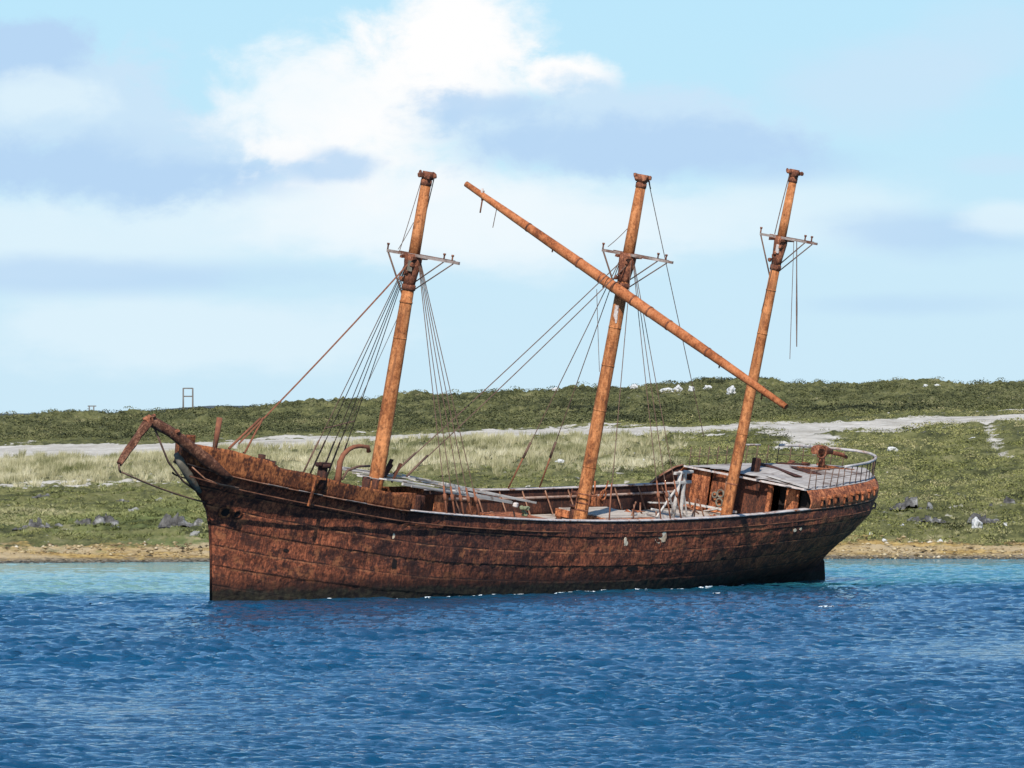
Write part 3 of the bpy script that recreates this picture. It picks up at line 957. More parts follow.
def sea_tiles(seed=5):
    rg = np.random.default_rng(seed)
    kf = np.fft.fftfreq(SN, STILE / SN) * 2 * np.pi
    kx, ky = np.meshgrid(kf, kf)
    kk = np.hypot(kx, ky)
    kk[0, 0] = 1
    wd = np.array([0.24, -0.97])                         # wind runs towards the viewer, a little to the right
    cosf = (kx * wd[0] + ky * wd[1]) / kk
    Lp = 0.42                                            # controls the peak wavelength
    ph = np.exp(-1 / (kk * Lp) ** 2) / kk ** 3.3 * (0.10 + 0.90 * cosf ** 4) * np.exp(-(kk * 0.03) ** 2)
    ph[0, 0] = 0
    amp = np.sqrt(ph) * (rg.standard_normal((SN, SN)) + 1j * rg.standard_normal((SN, SN)))
    h = np.fft.ifft2(amp)
    s = h.real.std()
    dxx = np.fft.ifft2(-1j * kx / kk * amp).real / s
    dyy = np.fft.ifft2(-1j * ky / kk * amp).real / s
    return h.real / s, dxx, dyy


SH, SDX, SDY = sea_tiles()
GUST = noise_tile(tile_n, 1.6, 2, 9, 0.6)
scol = np.concatenate([np.linspace(-1900, -338, 200), np.linspace(-330, 1354, 820), np.linspace(1362, 2924, 200)])
sd = [150.0]
while sd[-1] < 545:
    sd.append(sd[-1] + 0.12 + 0.55 * max(0.0, (sd[-1] - 200) / 345) if sd[-1] > 198 else sd[-1] + 0.8)
sd = np.array(sd)
D2, P2 = np.meshgrid(sd, scol, indexing='ij')
X2 = (P2 - 512) * D2 / F_PX
dsh = DSHORE(np.interp(P2, PXS, WATR))
gust = 1 + 0.28 * sample(GUST, X2, D2, 230.0)
ampl = 0.050 * gust * np.clip((dsh + 3 - D2) / 110, 0.14, 1.0)
ampl = ampl * np.clip((P2 + 1900) / 500, 0, 1) * np.clip((2924 - P2) / 500, 0, 1) * np.clip((D2 - 150) / 35, 0, 1)
hh = sample(SH, X2, D2, STILE) + 0.85 * sample(SH, X2 * 0.33 + 17, D2 * 0.33 + 5, STILE) + 0.4 * sample(SH, X2 * 0.16 + 40, D2 * 0.16 + 9, STILE)
Z2 = hh * ampl
X3 = X2 + sample(SDX, X2, D2, STILE) * ampl * 1.15
Y3 = D2 + sample(SDY, X2, D2, STILE) * ampl * 1.15
sea_v = np.stack([X3, Y3, Z2], -1).reshape(-1, 3)
sea_f = grid_faces(len(sd), len(scol))
nb = len(sea_v)
xl = lambda d_: (-1900 - 512) * d_ / F_PX
xr = lambda d_: (2924 - 512) * d_ / F_PX
d0_, d1_ = sd[0], sd[-1]
ring_v = np.array([[-4000, -600, 0], [4000, -600, 0], [xr(d0_), d0_, 0], [xl(d0_), d0_, 0], [xl(d1_), d1_, 0], [-4000, d1_, 0], [xr(d1_), d1_, 0], [4000, d1_, 0]], float)
sea_v = np.concatenate([sea_v, ring_v])
sea_f = np.concatenate([sea_f, np.array([[0, 1, 2, 3], [0, 3, 4, 5], [1, 7, 6, 2]]) + nb])


def sea_mat():
    m, t, bs = new_mat('sea_water')
    geo = t.n('ShaderNodeNewGeometry')
    pos = geo.outputs['Position']
    sp = t.n('ShaderNodeSeparateXYZ')
    t.put(sp.inputs[0], pos)
    X, Y, Z = sp.outputs
    nz = t.noise(t.scale(pos, (0.03, 0.03, 0.0)), 1.0, 4, 0.6)
    # sandy shallows: an arc of pale ground off the beach; the water deepens towards the viewer
    shd = t.math('SUBTRACT', t.math('ADD', Y, t.math('MULTIPLY', t.math('SUBTRACT', nz, 0.5), 34.0)), t.math('MULTIPLY', X, 0.62))
    f = t.mapr(shd, 432.0, 453.0, 0, 1, True)
    deep = t.mix(t.mapr(t.noise(t.scale(pos, (0.02, 0.012, 0)), 1.0, 3), 0.4, 0.65), (0.0035, 0.046, 0.100), (0.006, 0.068, 0.145))
    c = t.mix(t.mapr(shd, 412.0, 446.0, 0, 0.8, True), deep, (0.010, 0.095, 0.14))
    left = t.mapr(X, -2.0, -14.0, 0, 1, True)
    shal = t.mix(left, (0.030, 0.165, 0.185), (0.17, 0.31, 0.26))
    c = t.mix(f, c, shal)
    weed = t.math('MULTIPLY', t.mapr(Y, 512, 528, 0, 1, True), 0.4)
    c = t.mix(weed, c, (0.02, 0.12, 0.16))
    t.put(bs.inputs['Base Color'], c)
    bs.inputs['IOR'].default_value = 1.333
    bs.inputs['Roughness'].default_value = 0.05
    bs.inputs['Specular IOR Level'].default_value = 0.5
    r0 = t.noise(t.scale(pos, (0.55, 1.0, 0.6)), 1.0, 3, 0.55, dist=0.3)
    r1 = t.noise(t.scale(pos, (2.2, 3.6, 2.5)), 1.0, 4, 0.6, dist=0.3)
    r2 = t.noise(t.scale(pos, (8.0, 13.0, 9.0)), 1.0, 3, 0.6)
    hgt = t.math('ADD', t.math('ADD', r0, t.math('MULTIPLY', r1, 0.45)), t.math('MULTIPLY', r2, 0.15))
    calm = t.mapr(t.noise(t.scale(pos, (0.035, 0.012, 0.02)), 1.0, 4, 0.6), 0.35, 0.65, 0.6, 1.0)
    bn = t.n('ShaderNodeBump')
    bn.inputs['Distance'].default_value = 0.55
    t.put(bn.inputs['Strength'], calm)
    t.put(bn.inputs['Height'], hgt)
    t.put(bs.inputs['Normal'], bn.outputs[0])
    return m


sea_me = np_mesh('sea', sea_v, sea_f, smooth=True)
kind(link('sea', sea_me, sea_mat()), 'structure')


def sea_z(x, y):
    j = np.searchsorted(scol, x / y * F_PX + 512)
    i = np.searchsorted(sd, y)
    return Z2[np.clip(i, 0, len(sd) - 1), np.clip(j, 0, len(scol) - 1)]


# ------------------------------------------------------------------ the wreck: frame of reference
TH, HEEL = R(56.0), R(9.5)
o_d = CAM_H * F_PX / (601.0 - HOR_ROW)
ORG = Vector(((211 - 512) * o_d / F_PX, o_d, 0))
aft = Vector((math.cos(TH), math.sin(TH), 0))
prt0 = Vector((math.sin(TH), -math.cos(TH), 0))
prt = prt0 * math.cos(HEEL) - Vector((0, 0, 1)) * math.sin(HEEL)
upv = Vector((0, 0, 1)) * math.cos(HEEL) + prt0 * math.sin(HEEL)
ship = bpy.data.objects.new('shipwreck', None)
C.objects.link(ship)
ship.matrix_world = Matrix.Translation(ORG) @ Matrix((aft, -prt, upv)).transposed().to_4x4()
thing(ship, 'rusty iron three-masted sailing ship wreck, heeled over and aground off the shore', 'shipwreck')

# local axes: x aft from the stem, y to starboard (port is negative), z up from the waterline at the stem
BX = [-4.65, -4.45, -4, -3, -1, 1, 3, 6, 9, 12, 16, 20, 30, 40, 46, 51, 55, 58, 60.5, 62.5, 64.0, 65.0, 65.6]
BV = [0.0, .34, .75, 1.25, 2.05, 2.75, 3.3, 3.95, 4.45, 4.8, 5.05, 5.2, 5.25, 5.2, 5.0, 4.75, 4.5, 4.15, 3.6, 2.85, 1.95, 1.1, 0.0]
AX = [-4.7, -3.8, -2.4, 0, 2.4, 5.25, 8.15, 10.9, 14.5, 18.85, 23.3, 28.8, 34, 41.5, 47.3, 52.4, 58, 62, 65]
AZ = [7.62, 7.42, 7.12, 6.80, 6.5, 6.16, 5.84, 5.57, 5.37, 5.17, 5.0, 4.90, 4.87, 4.96, 5.1, 5.27, 5.45, 5.6, 5.65]
STZ = [-4, 0, 2.24, 3.87, 4.85, 5.5, 6.06, 6.44, 7.14, 7.69, 8.1, 8.65]
STX = [0.6, 0, -.5, -.96, -1.36, -1.96, -2.7, -3.34, -4.12, -4.69, -4.75, -4.6]
SNZ = [-4, 0, 0.8, 1.6, 2.4, 3.2, 4.0, 4.6, 5.2, 5.7]
SNX = [61, 61.0, 61.1, 61.7, 62.4, 63.2, 64.0, 64.6, 65.2, 65.6]
# smooth versions of the measured curves
def smooth_curve(xs, ys, lo, hi, width, n=1200):
    g = np.linspace(lo, hi, n)
    v = np.interp(g, xs, ys)
    kw = max(3, int(width / (hi - lo) * n) | 1)
    ker = np.hanning(kw + 2)[1:-1]
    ker /= ker.sum()
    vp = np.pad(v, kw // 2, mode='reflect', reflect_type='odd')
    return g, np.convolve(vp, ker, 'valid')


GA, VA = smooth_curve(AX, AZ, -4.7, 65, 5.0)
GB, VB = smooth_curve(BX[3:-4], BV[3:-4], -3, 60.5, 3.0)
def zA(x): return np.interp(x, GA, VA)
def bW(x):
    raw = np.interp(x, BX, BV)
    sm = np.interp(x, GB, VB)
    f = np.clip(np.minimum((x + 2.5) / 2, (60 - x) / 3), 0, 1)
    return raw * (1 - f) + sm * f


WS = [0, .02, .05, .1, .18, .3, .45, .55, .65, .72, .80, .88, .95, .985, 1.0]
WV = [0.0, .75, 1.75, 2.95, 4.15, 4.8, 5.0, 4.8, 4.2, 3.45, 2.4, 1.35, .50, .20, .12]
GWx, GWv = smooth_curve(WS, WV, 0, 1, 0.05)
def hull_point(s, t):
    """s along the ship 0..1, t from keel 0 to rail 1 (arrays)"""
    xd = -4.65 + s * (65.6 + 4.65)
    zt = zA(xd)
    zz = -3.5 + t * (zt + 3.5)
    x0 = np.interp(zz, STZ, STX)
    x1 = np.interp(zz, SNZ, SNX)
    x0 = np.where(t >= 0.999, -4.65, x0)
    x1 = np.where(t >= 0.999, 65.6, x1)
    x = x0 + s * (x1 - x0)
    wl = np.where(s < 0.06, np.interp(s, WS, WV), np.interp(s, GWx, GWv))
    cap = np.sqrt(np.clip(1 - (np.clip(s - 0.94, 0, 1) / 0.06) ** 2, 0, 1))
    bd = np.where(s > 0.5, np.minimum(bW(x), bW(x) * (cap + np.clip(t - 0.97, 0, 1) / 0.03 * (1 - cap))), bW(xd))
    tw = np.clip(zz / zt, 0, 1)
    g_b = np.clip((0.16 - s) / 0.16, 0, 1)
    g_s = np.clip((s - 0.6) / 0.4, 0, 1)
    w_mid = 1 - (1 - tw) ** 2.2
    w_bow = tw ** 0.92
    e_s = np.clip((s - 0.82) / 0.12, 0, 1)
    w_st = (np.clip(zz / 3.9, 0, 1) ** 0.85) * (1 - e_s) + (np.clip(zz / 4.7, 0, 1) ** 1.15) * e_s
    wgt = w_mid * (1 - g_b) * (1 - g_s) + w_bow * g_b + w_st * g_s
    p = wl * (1 - wgt) + bd * wgt
    under = np.clip((zz + 3.5) / 3.5, 0, 1)
    p = p * np.where(zz < 0, 0.25 + 0.75 * np.sqrt(under), 1)
    return x, p, zz


ns, nt = 420, 190
sv = np.concatenate([np.linspace(0, 0.06, 50, endpoint=False), np.linspace(0.06, 0.9, 300, endpoint=False), np.linspace(0.9, 1.0, 70)])
tv = np.linspace(0, 1, nt)
T, S = np.meshgrid(tv, sv, indexing='ij')
hx_, hp_, hz_ = hull_point(S, T)
dent = noise_tile(512, 1.5, 4, 21)
dn = sample(dent, hx_, hz_, 60.0) * 0.022 + sample(T_B, hx_, hz_, 18.0) * 0.012
fade = np.clip(np.minimum(S / 0.02, (1 - S) / 0.03), 0, 1) * np.clip((1 - T) / 0.05, 0, 1)
strake = np.floor(T * 8.7 / 0.86 + 0.02 * sample(T_B, hx_, hz_, 40.0)).astype(int) % 2
hp_d = hp_ + (dn + strake * 0.035) * fade
hv, hf, huv = [], [], []
for sgn in (-1, 1):
    base = len(hv) and sum(len(a) for a in hv)
    hv.append(np.stack([hx_, sgn * hp_d, hz_], -1).reshape(-1, 3))
    q = grid_faces(nt, ns) + (0 if sgn < 0 else nt * ns)
    hf.append(q if sgn < 0 else q[:, ::-1])
    huv.append(np.stack([hx_ + 100 * (sgn > 0), T * 8.7], -1).reshape(-1, 2))
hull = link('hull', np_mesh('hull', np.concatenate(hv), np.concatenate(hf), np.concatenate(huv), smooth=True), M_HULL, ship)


def strip(name, x0, x1, zlo, zhi, off_lo, off_hi, thick, mat, sgn=-1, n=160, zfun=None, parent=None, rows=6, curve=0.0):
    """a plated strip along one side: zlo, zhi are functions of x; off = outward offset from the deck outline"""
    xs = np.linspace(x0, x1, n)
    rr = np.linspace(0, 1, rows)
    outer, inner = [], []
    for r_ in rr:
        zz = zlo(xs) * (1 - r_) + zhi(xs) * r_
        off = off_lo * (1 - r_) + off_hi * r_ + curve * math.sin(r_ * math.pi)
        p = np.maximum(bW(xs) + off, 0.02)
        outer.append(np.stack([xs, sgn * p, zz], -1))
        inner.append(np.stack([xs, sgn * np.maximum(p - thick, 0.005), zz], -1))
    O, I = np.array(outer), np.array(inner)
    V = np.concatenate([O.reshape(-1, 3), I.reshape(-1, 3)])
    f1 = grid_faces(rows, n)
    N = rows * n
    f2 = grid_faces(rows, n)[:, ::-1] + N
    top, bot = [], []
    for i in range(n - 1):
        a, b = (rows - 1) * n + i, (rows - 1) * n + i + 1
        top.append([a, b, b + N, a + N])
        bot.append([i + 1, i, i + N, i + 1 + N])
    ends = []
    for r_ in range(rows - 1):
        a, b = r_ * n, (r_ + 1) * n
        ends.append([a, b, b + N, a + N])
        a, b = r_ * n + n - 1, (r_ + 1) * n + n - 1
        ends.append([b, a, a + N, b + N])
    fs = np.concatenate([f1, f2, np.array(top), np.array(bot), np.array(ends)])
    if sgn > 0:
        fs = fs[:, ::-1]
    uv = np.stack([V[:, 0], V[:, 2]], -1)
    me = np_mesh(name, V, fs, uv, smooth=False)
    return link(name, me, mat, parent or ship)


FCX = [-4.6, -4.2, -2.3, -.76, .19, .73, 1.86, 2.9, 5.1, 7, 9.3, 10.3, 10.75]
FCZ = [8.66, 8.65, 8.5, 8.19, 8.02, 7.72, 7.6, 7.48, 7.06, 6.84, 6.57, 6.46, 6.0]
zFC = lambda x: np.interp(x, FCX, FCZ)
PPX = [50.8, 51.3, 54.7, 57.8, 62.5, 65.6]
PPZ = [6.32, 6.32, 6.42, 6.56, 6.68, 6.70]
zPP = lambda x: np.interp(x, PPX, PPZ)
ragged = lambda f, a, fr=1.7: (lambda x: f(x) + a * sample(T_B, x * 1.0, x * 0 + 3.1, 24.0))
for sgn in (-1, 1):
    strip('forecastle_bulwark', -4.6, 10.75, lambda x: zA(x) + 0.005, ragged(zFC, 0.007), 0.0, 0.10, 0.05, M_UPPER, sgn, 120)
    # waist: the iron plating inside the rail, and the bulwark's inner face down to the deck
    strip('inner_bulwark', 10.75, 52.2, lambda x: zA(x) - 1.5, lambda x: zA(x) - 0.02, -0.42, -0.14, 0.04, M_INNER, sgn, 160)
    strip('rail_cap', 10.8, 52.0, lambda x: zA(x) + 0.004, lambda x: zA(x) + 0.085, 0.07, 0.07, 0.36, M_RAILCAP, sgn, 160, rows=2)
    strip('rubbing_strake', -4.2, 64.6, lambda x: zA(x) - 0.64, lambda x: zA(x) - 0.57, 0.055, 0.055, 0.11, M_RUB, sgn, 260, rows=2, parent=hull)
    strip('upper_moulding', -4.4, 10.7, lambda x: zA(x) - 0.04, lambda x: zA(x) + 0.035, 0.075, 0.075, 0.13, M_MOULD, sgn, 90, rows=2, parent=hull)
    # turtle-backed plating round the poop
    strip('poop_bulwark', 52.0, 65.58, lambda x: zA(x) + 0.003, lambda x: zPP(x), 0.0, -0.34, 0.05, M_STERN, sgn, 130, rows=10, curve=0.20)
    strip('poop_moulding', 52.0, 64.9, lambda x: zA(x) - 0.02, lambda x: zA(x) + 0.05, 0.05, 0.05, 0.1, M_MOULD, sgn, 80, rows=2, parent=hull)

# the break of the forecastle: pale painted lines along the moulding, bent plate edge
for x0, x1, dz_ in [(0.2, 1.5, 0.0), (2.2, 3.9, 0.0), (5.6, 7.2, 0.0)]:
    strip('pale_moulding', x0, x1, lambda x: zA(x) + dz_ - 0.0, lambda x: zA(x) + dz_ + 0.045, 0.10, 0.10, 0.02, M_PALEBAR, -1, 20, rows=2, parent=hull)


def side_point(x, dzr, off=0.0, sgn=-1):
    """a point on the plating of the port side, dzr below the rail"""
    zz = float(zA(x)) - dzr
    # locate s,t
    s = (x + 4.65) / 70.25
    for _ in range(30):
        t = (zz + 3.5) / (float(zA(-4.65 + s * 70.25)) + 3.5)
        X_, P_, Z_ = hull_point(np.array(s), np.array(t))
        s = min(max(s + (x - float(X_)) / 66.0, 0), 1)
    return Vector((x, sgn * (float(P_) + off), zz))


# hawse pipes
def ring(bm_mb, c, nrm, R_, r_, seg=20):
    nrm = Vector(nrm).normalized()
    x = nrm.orthogonal().normalized()
    y = nrm.cross(x)
    pts = [Vector(c) + (x * math.cos(a) + y * math.sin(a)) * R_ for a in [2 * math.pi * i / seg for i in range(seg + 1)]]
    bm_mb.tube(pts, r_, 8, cap=False)


for x, dzr, R_ in [(-0.77, 1.95, 0.31), (-0.13, 1.92, 0.24)]:
    c = side_point(x, dzr, 0.03)
    c2 = side_point(x + 0.3, dzr, 0.03)
    up2 = side_point(x, dzr - 0.3, 0.03)
    nrm = (c2 - c).cross(up2 - c).normalized()
    if nrm.y > 0:
        nrm = -nrm
    b = MB()
    ring(b, c, nrm, R_, 0.075)
    hp = b.build('hawse_pipe', M_UPPER, ship)
    b = MB()
    b.tube([c - nrm * 0.25, c + nrm * 0.025], [R_ * 0.98, R_ * 0.98], 20)
    b.build('hawse_hole', M_BLACK, hp)

# plates and patches on the side
def side_patch(name, x, dzr, w_, h_, mat, off=0.02, seed=0):
    rg = random.Random(seed)
    pts = []
    for i in range(9):
        a = 2 * math.pi * i / 9
        k2 = 0.75 + 0.4 * rg.random()
        pts.append((x + math.cos(a) * w_ / 2 * k2, dzr + math.sin(a) * h_ / 2 * k2))
    b = MB()
    A = [b.bm.verts.new(side_point(px_, dz2, off)) for px_, dz2 in pts]
    B = [b.bm.verts.new(side_point(px_, dz2, off - 0.05)) for px_, dz2 in pts]
    b.bm.faces.new(A)
    for i in range(9):
        j = (i + 1) % 9
        b.bm.faces.new((A[i], A[j], B[j], B[i]))
    return b.build(name, mat, hull)


M_PATCH = plain_mat('pale_patch', (0.66, 0.46, 0.27), (0.88, 0.74, 0.54), 2.5, spots=(0.40, 0.20, 0.10))
side_patch('pale_patch', 35.3, 1.02, 0.95, 0.62, M_PATCH, seed=1)
side_patch('pale_patch', 35.7, 0.95, 0.55, 0.75, M_PATCH, 0.035, seed=2)
side_patch('pale_patch', 31.8, 1.25, 0.60, 0.35, M_PATCH, seed=3)
side_patch('pale_patch', 31.7, 1.12, 0.32, 0.42, M_PATCH, 0.035, seed=4)
side_patch('pale_patch', 28.6, 1.45, 0.45, 0.14, M_PATCH, seed=5)
side_patch('pale_patch', 50.6, 1.15, 0.42, 0.22, M_PATCH, seed=6)
side_patch('pale_patch', 51.3, 1.10, 0.30, 0.22, M_PATCH, seed=7)
side_patch('pale_patch', 10.2, 1.5, 0.18, 0.34, M_PATCH, seed=9)
side_patch('rust_hole', 10.6, 3.0, 0.45, 0.6, M_BLACK, 0.012, seed=8)
side_patch('rust_hole', 33.0, 2.75, 1.7, 0.28, M_BLACK, 0.012, seed=18)
for i, (x, dzr) in enumerate([(14.2, 3.1), (18.4, 2.9), (22.7, 2.6), (26.5, 2.75), (38.2, 2.6), (43.0, 2.5), (6.5, 3.9), (3.2, 3.3)]):
    side_patch('rust_hole', x, dzr, 0.22 + 0.1 * (i % 3), 0.14 + 0.05 * (i % 2), M_BLACK, 0.012, seed=30 + i)

# scupper brackets on the poop plating
for i, x in enumerate([53.3, 54.2, 55.0, 56.2, 57.2, 58.0, 58.9, 60.0, 61.2]):
    zz = float(zA(x)) + 0.62 + 0.04 * (i % 3)
    yy = -(float(bW(x)) + 0.10)
    b = MB()
    b.box((x, yy, zz), (0.26, 0.26, 0.2), bevel=0.04)
    b.box((x + 0.02, yy + 0.03, zz - 0.26), (0.16, 0.14, 0.42), bevel=0.03)
    br_ = b.build('bracket', M_ORANGE if i < 6 else M_STERN, ship)
    if i < 6:
        b = MB()
        b.box((x + 0.21, yy + 0.06, zz - 0.18), (0.20, 0.16, 0.34), bevel=0.02)
        b.build('hollow', M_BLACK, br_)

# rudder and stern post
b = MB()
pr = [(60.6, -3.5), (62.3, -3.5), (62.35, 0.2), (62.0, 1.2), (61.3, 1.9), (60.6, 1.6)]
Av = [b.bm.verts.new((x, 0.16, zz)) for x, zz in pr]
Bv = [b.bm.verts.new((x, -0.16, zz)) for x, zz in pr]
b.bm.faces.new(Av)
b.bm.faces.new(list(reversed(Bv)))
for i in range(len(pr)):
    j = (i + 1) % len(pr)
    b.bm.faces.new((Av[j], Av[i], Bv[i], Bv[j]))
b.build('rudder', M_HULL, ship)

# stem bar and the pale trailboard under the bowsprit
b = MB()
b.tube([(x - 0.02, 0, zz) for x, zz in zip(STX[1:-3], STZ[1:-3])], 0.07, 8)
b.build('stem_bar', M_HULL, ship)
b = MB()
b.tube([(-4.95, -0.02, 8.0), (-4.6, -0.12, 7.6), (-4.0, -0.25, 7.0), (-3.35, -0.32, 6.45), (-2.75, -0.35, 6.0)], [0.16, 0.24, 0.26, 0.22, 0.08], 10, wob=0.16)
b.build('trailboard', M_PALE, ship)
b = MB()
b.tube([(-4.2, -0.62, 7.42), (-3.5, -1.05, 6.85), (-2.6, -1.45, 6.62), (-1.6, -1.95, 6.50)], 0.04, 6)
b.build('head_rail', M_MOULD, ship)

# ------------------------------------------------------------------ decks
def deck(name, x0, x1, zf, inset, mat, camber=0.15, n=80, m=13, holes=()):
    xs = np.linspace(x0, x1, n)
    vs = []
    for x in xs:
        p = max(float(bW(x)) - inset, 0.02)
        for q in np.linspace(-1, 1, m):
            vs.append((x, q * p, float(zf(x)) + camber * (1 - q * q)))
    me = np_mesh(name, np.array(vs), grid_faces(n, m), smooth=True)
    return link(name, me, mat, ship)


deck('main_deck', 10.2, 52.8, lambda x: zA(x) - 1.42, 0.46, M_DECK, 0.20)
deck('forecastle_deck', -4.3, 10.2, lambda x: zA(x) + 0.12, 0.06, M_DECK, 0.12)
b = MB()
b.box((10.2, 0, float(zA(10.2)) - 0.70), (0.06, 8.1, 1.5))
b.build('forecastle_bulkhead', M_INNER, ship)

# poop deck: weathered planking with rusted-through gaps
xs = np.linspace(51.9, 65.35, 60)
vs, m_ = [], 25
for x in xs:
    p = max(float(bW(x)) - 0.36, 0.03)
    for q in np.linspace(-1, 1, m_):
        sagq = 0.05 * math.sin(x * 1.7 + q * 3)
        vs.append((x + (0.35 * sample(T_B, np.array(q * 9.0), np.array(1.0), 24.0) if x < 52 else 0), q * p, float(zPP(x)) + 0.02 + 0.22 * (1 - q * q) + sagq * (1 - q * q)))
link('poop_deck', np_mesh('poop_deck', np.array(vs), grid_faces(60, m_), smooth=True), M_POOPDECK, ship)
# strips laid across the planking, all dark but one orange, and the coaming of the open skylight
for i, (xa, pa, xb, pb, wd, hh_) in enumerate([(55.3, 1.6, 57.0, -1.6, 0.5, 0.05), (57.0, -1.6, 58.0, -3.2, 0.35, 0.08), (57.4, 1.4, 58.8, -0.8, 0.9, 0.06), (58.5, -0.5, 60.3, 0.6, 0.35, 0.10), (59.2, -2.4, 60.8, -1.2, 0.4, 0.10)]):
    za = lambda x, p: float(zPP(x)) + 0.05 + 0.22 * (1 - (p / max(bW(x) - .36, .1)) ** 2) + hh_ / 2
    MB().beam((xa, -pa, za(xa, pa)), (xb, -pb, za(xb, pb)), wd, hh_, jit=0.03).build('deck_strip', M_INNER if i != 3 else M_ORANGE, ship)
MB().box((54.3, -0.84 * -1, 6.95), (0.42, 0.42, 0.9), bevel=0.04).build('skylight_post', M_INNER, ship)
MB().beam((51.75, 4.2, 6.36), (51.75, -4.35, 6.40), 0.22, 0.12, jit=0.02).build('poop_front_beam', M_RAILCAP, ship)
MB().beam((52.3, -4.3, 6.44), (52.9, -1.0, 6.66), 0.55, 0.05, jit=0.06).build('loose_deck_board', M_WOOD, ship)

# poop front: plated bulkhead with doorway, posts, an orange panel and a port
zb_ = 3.75
def panel(name, p0, p1, z0, z1, mat, x=52.45, th=0.06, hole=None):
    b = MB()
    b.box((x, -(p0 + p1) / 2, (z0 + z1) / 2), (th, abs(p1 - p0), z1 - z0), jit=0.012)
    return b.build(name, mat, ship)


panel('bulkhead_plate', -4.4, -3.75, zb_, 6.30, M_INNER)
panel('bulkhead_plate', -3.7, -2.45, zb_, 6.40, M_ORANGE, 52.0)
panel('bulkhead_plate', -2.4, -1.35, zb_, 6.48, M_ORANGE, 52.2)
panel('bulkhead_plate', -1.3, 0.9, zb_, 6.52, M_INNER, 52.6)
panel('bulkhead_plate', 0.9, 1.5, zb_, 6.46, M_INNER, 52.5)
panel('door_post', 1.5, 1.78, zb_, 6.44, M_ORANGE, 52.3, 0.2)
panel('doorway', 1.8, 2.65, zb_, 6.40, M_BLACK, 53.2)
panel('bulkhead_plate', 2.65, 3.55, zb_, 6.2, M_ORANGE, 52.5)
panel('bulkhead_plate', 3.55, 4.35, zb_, 6.2, M_BLACK, 52.7)
panel('door_post', -1.35, -1.22, zb_, 6.46, M_MOULD, 52.1, 0.12)
b = MB()
ring(b, (51.95, 1.55, 5.15), (1, 0, 0), 0.22, 0.06)
ring(b, (51.95, 1.55, 4.62), (1, 0, 0), 0.22, 0.06)
ring(b, (51.95, 1.95, 5.0), (1, 0, 0), 0.16, 0.05)
b.build('pipe_fitting', M_PALE, ship)
for p_ in (-3.6, -2.9, -1.9, 0.2, 3.1):
    MB().beam((51.6, -p_, 3.72), (51.95, -p_, 4.1), 0.6, 0.25, jit=0.08).build('fallen_plating', M_ORANGE, ship)
MB().beam((51.2, 3.7, 4.3), (51.3, -0.1, 4.35), 0.25, 0.14, jit=0.03).build('fallen_beam', M_WOOD, ship)

# stanchions and inner rail of the bulwarks
for sgn in (-1, 1):
    for x in np.arange(12.5, 51.5, 2.35):
        if sgn < 0 and x > 40:
            continue
        zz = float(zA(x))
        p = float(bW(x))
        b = MB()
        b.beam((x, sgn * (p - 0.24), zz - 0.04), (x + 0.25, sgn * (p - 0.85), zz - 1.36), 0.07, 0.07)
        b.build('bulwark_stay', M_MOULD, ship)
    xs = np.linspace(12, 51.8, 60)
    b = MB()
    b.tube([(x, sgn * (float(bW(x)) - 0.32), float(zA(x)) - 0.46) for x in xs], 0.085, 6)
    b.build('pin_rail', M_MOULD if sgn < 0 else plain_mat('pin_rail_rust', (0.30, 0.17, 0.12), (0.46, 0.34, 0.27), 1.6, spots=(0.16, 0.06, 0.03)), ship)
    # raised wing of plating where the starboard bulwark climbs to the poop
    if sgn > 0:
        strip('bulwark_wing', 49.2, 52.2, lambda x: zA(x) + 0.09, lambda x: np.interp(x, [49.2, 50.2, 51.4, 52.2], [5.25, 5.75, 6.2, 6.34]), -0.02, -0.05, 0.05, M_INNER, 1, 20, rows=3)
        strip('wing_cap', 49.2, 52.2, lambda x: np.interp(x, [49.2, 50.2, 51.4, 52.2], [5.26, 5.76, 6.21, 6.35]), lambda x: np.interp(x, [49.2, 50.2, 51.4, 52.2], [5.31, 5.81, 6.26, 6.40]), 0.0, 0.0, 0.16, M_MOULD, 1, 20, rows=2)

# hatches and gear on the main deck
b = MB()
zc = lambda x: float(zA(x)) - 1.42
b.box((29.5, 0.6, zc(29.5) + 0.42), (3.6, 3.4, 0.55), bevel=0.04, jit=0.03)
b.build('hatch_coaming', M_ORANGE, ship)
b = MB()
b.box((39.6, 1.4, zc(39.6) + 0.40), (5.2, 3.6, 0.42), bevel=0.03, jit=0.03)
b.build('hatch_coaming', M_ORANGE, ship)
for i in range(6):
    MB().box((39.6, 0.0 + i * 0.56, zc(39.6) + 0.64 + 0.02 * (i % 2)), (5.0, 0.5, 0.06), jit=0.015).build('hatch_board', M_DECK, ship)
b = MB()
b.tube([(36.9, 1.8, zc(37) + 0.1), (36.9, 1.8, zc(37) + 1.0)], [0.30, 0.26], 10)
b.tube([(36.9, 1.8, zc(37) + 0.95), (36.9, 1.8, zc(37) + 1.05)], [0.38, 0.38], 10)
b.build('deck_pump', M_INNER, ship)
b = MB()
b.box((42.4, 4.0, zc(42) + 0.75), (0.9, 0.5, 0.6), bevel=0.08, jit=0.03)
b.tube([(42.2, 4.0, zc(42) + 1.0), (42.0, 4.0, zc(42) + 2.0)], 0.06, 6)
b.tube([(42.8, 4.0, zc(42) + 0.9), (43.3, 4.0, zc(42) + 1.6), (43.4, 4.0, zc(42) + 2.0)], 0.05, 6)
ring(b, (42.6, 3.7, zc(42) + 1.2), (0, 1, 0), 0.3, 0.05)
b.build('deck_winch', M_ORANGE, ship)

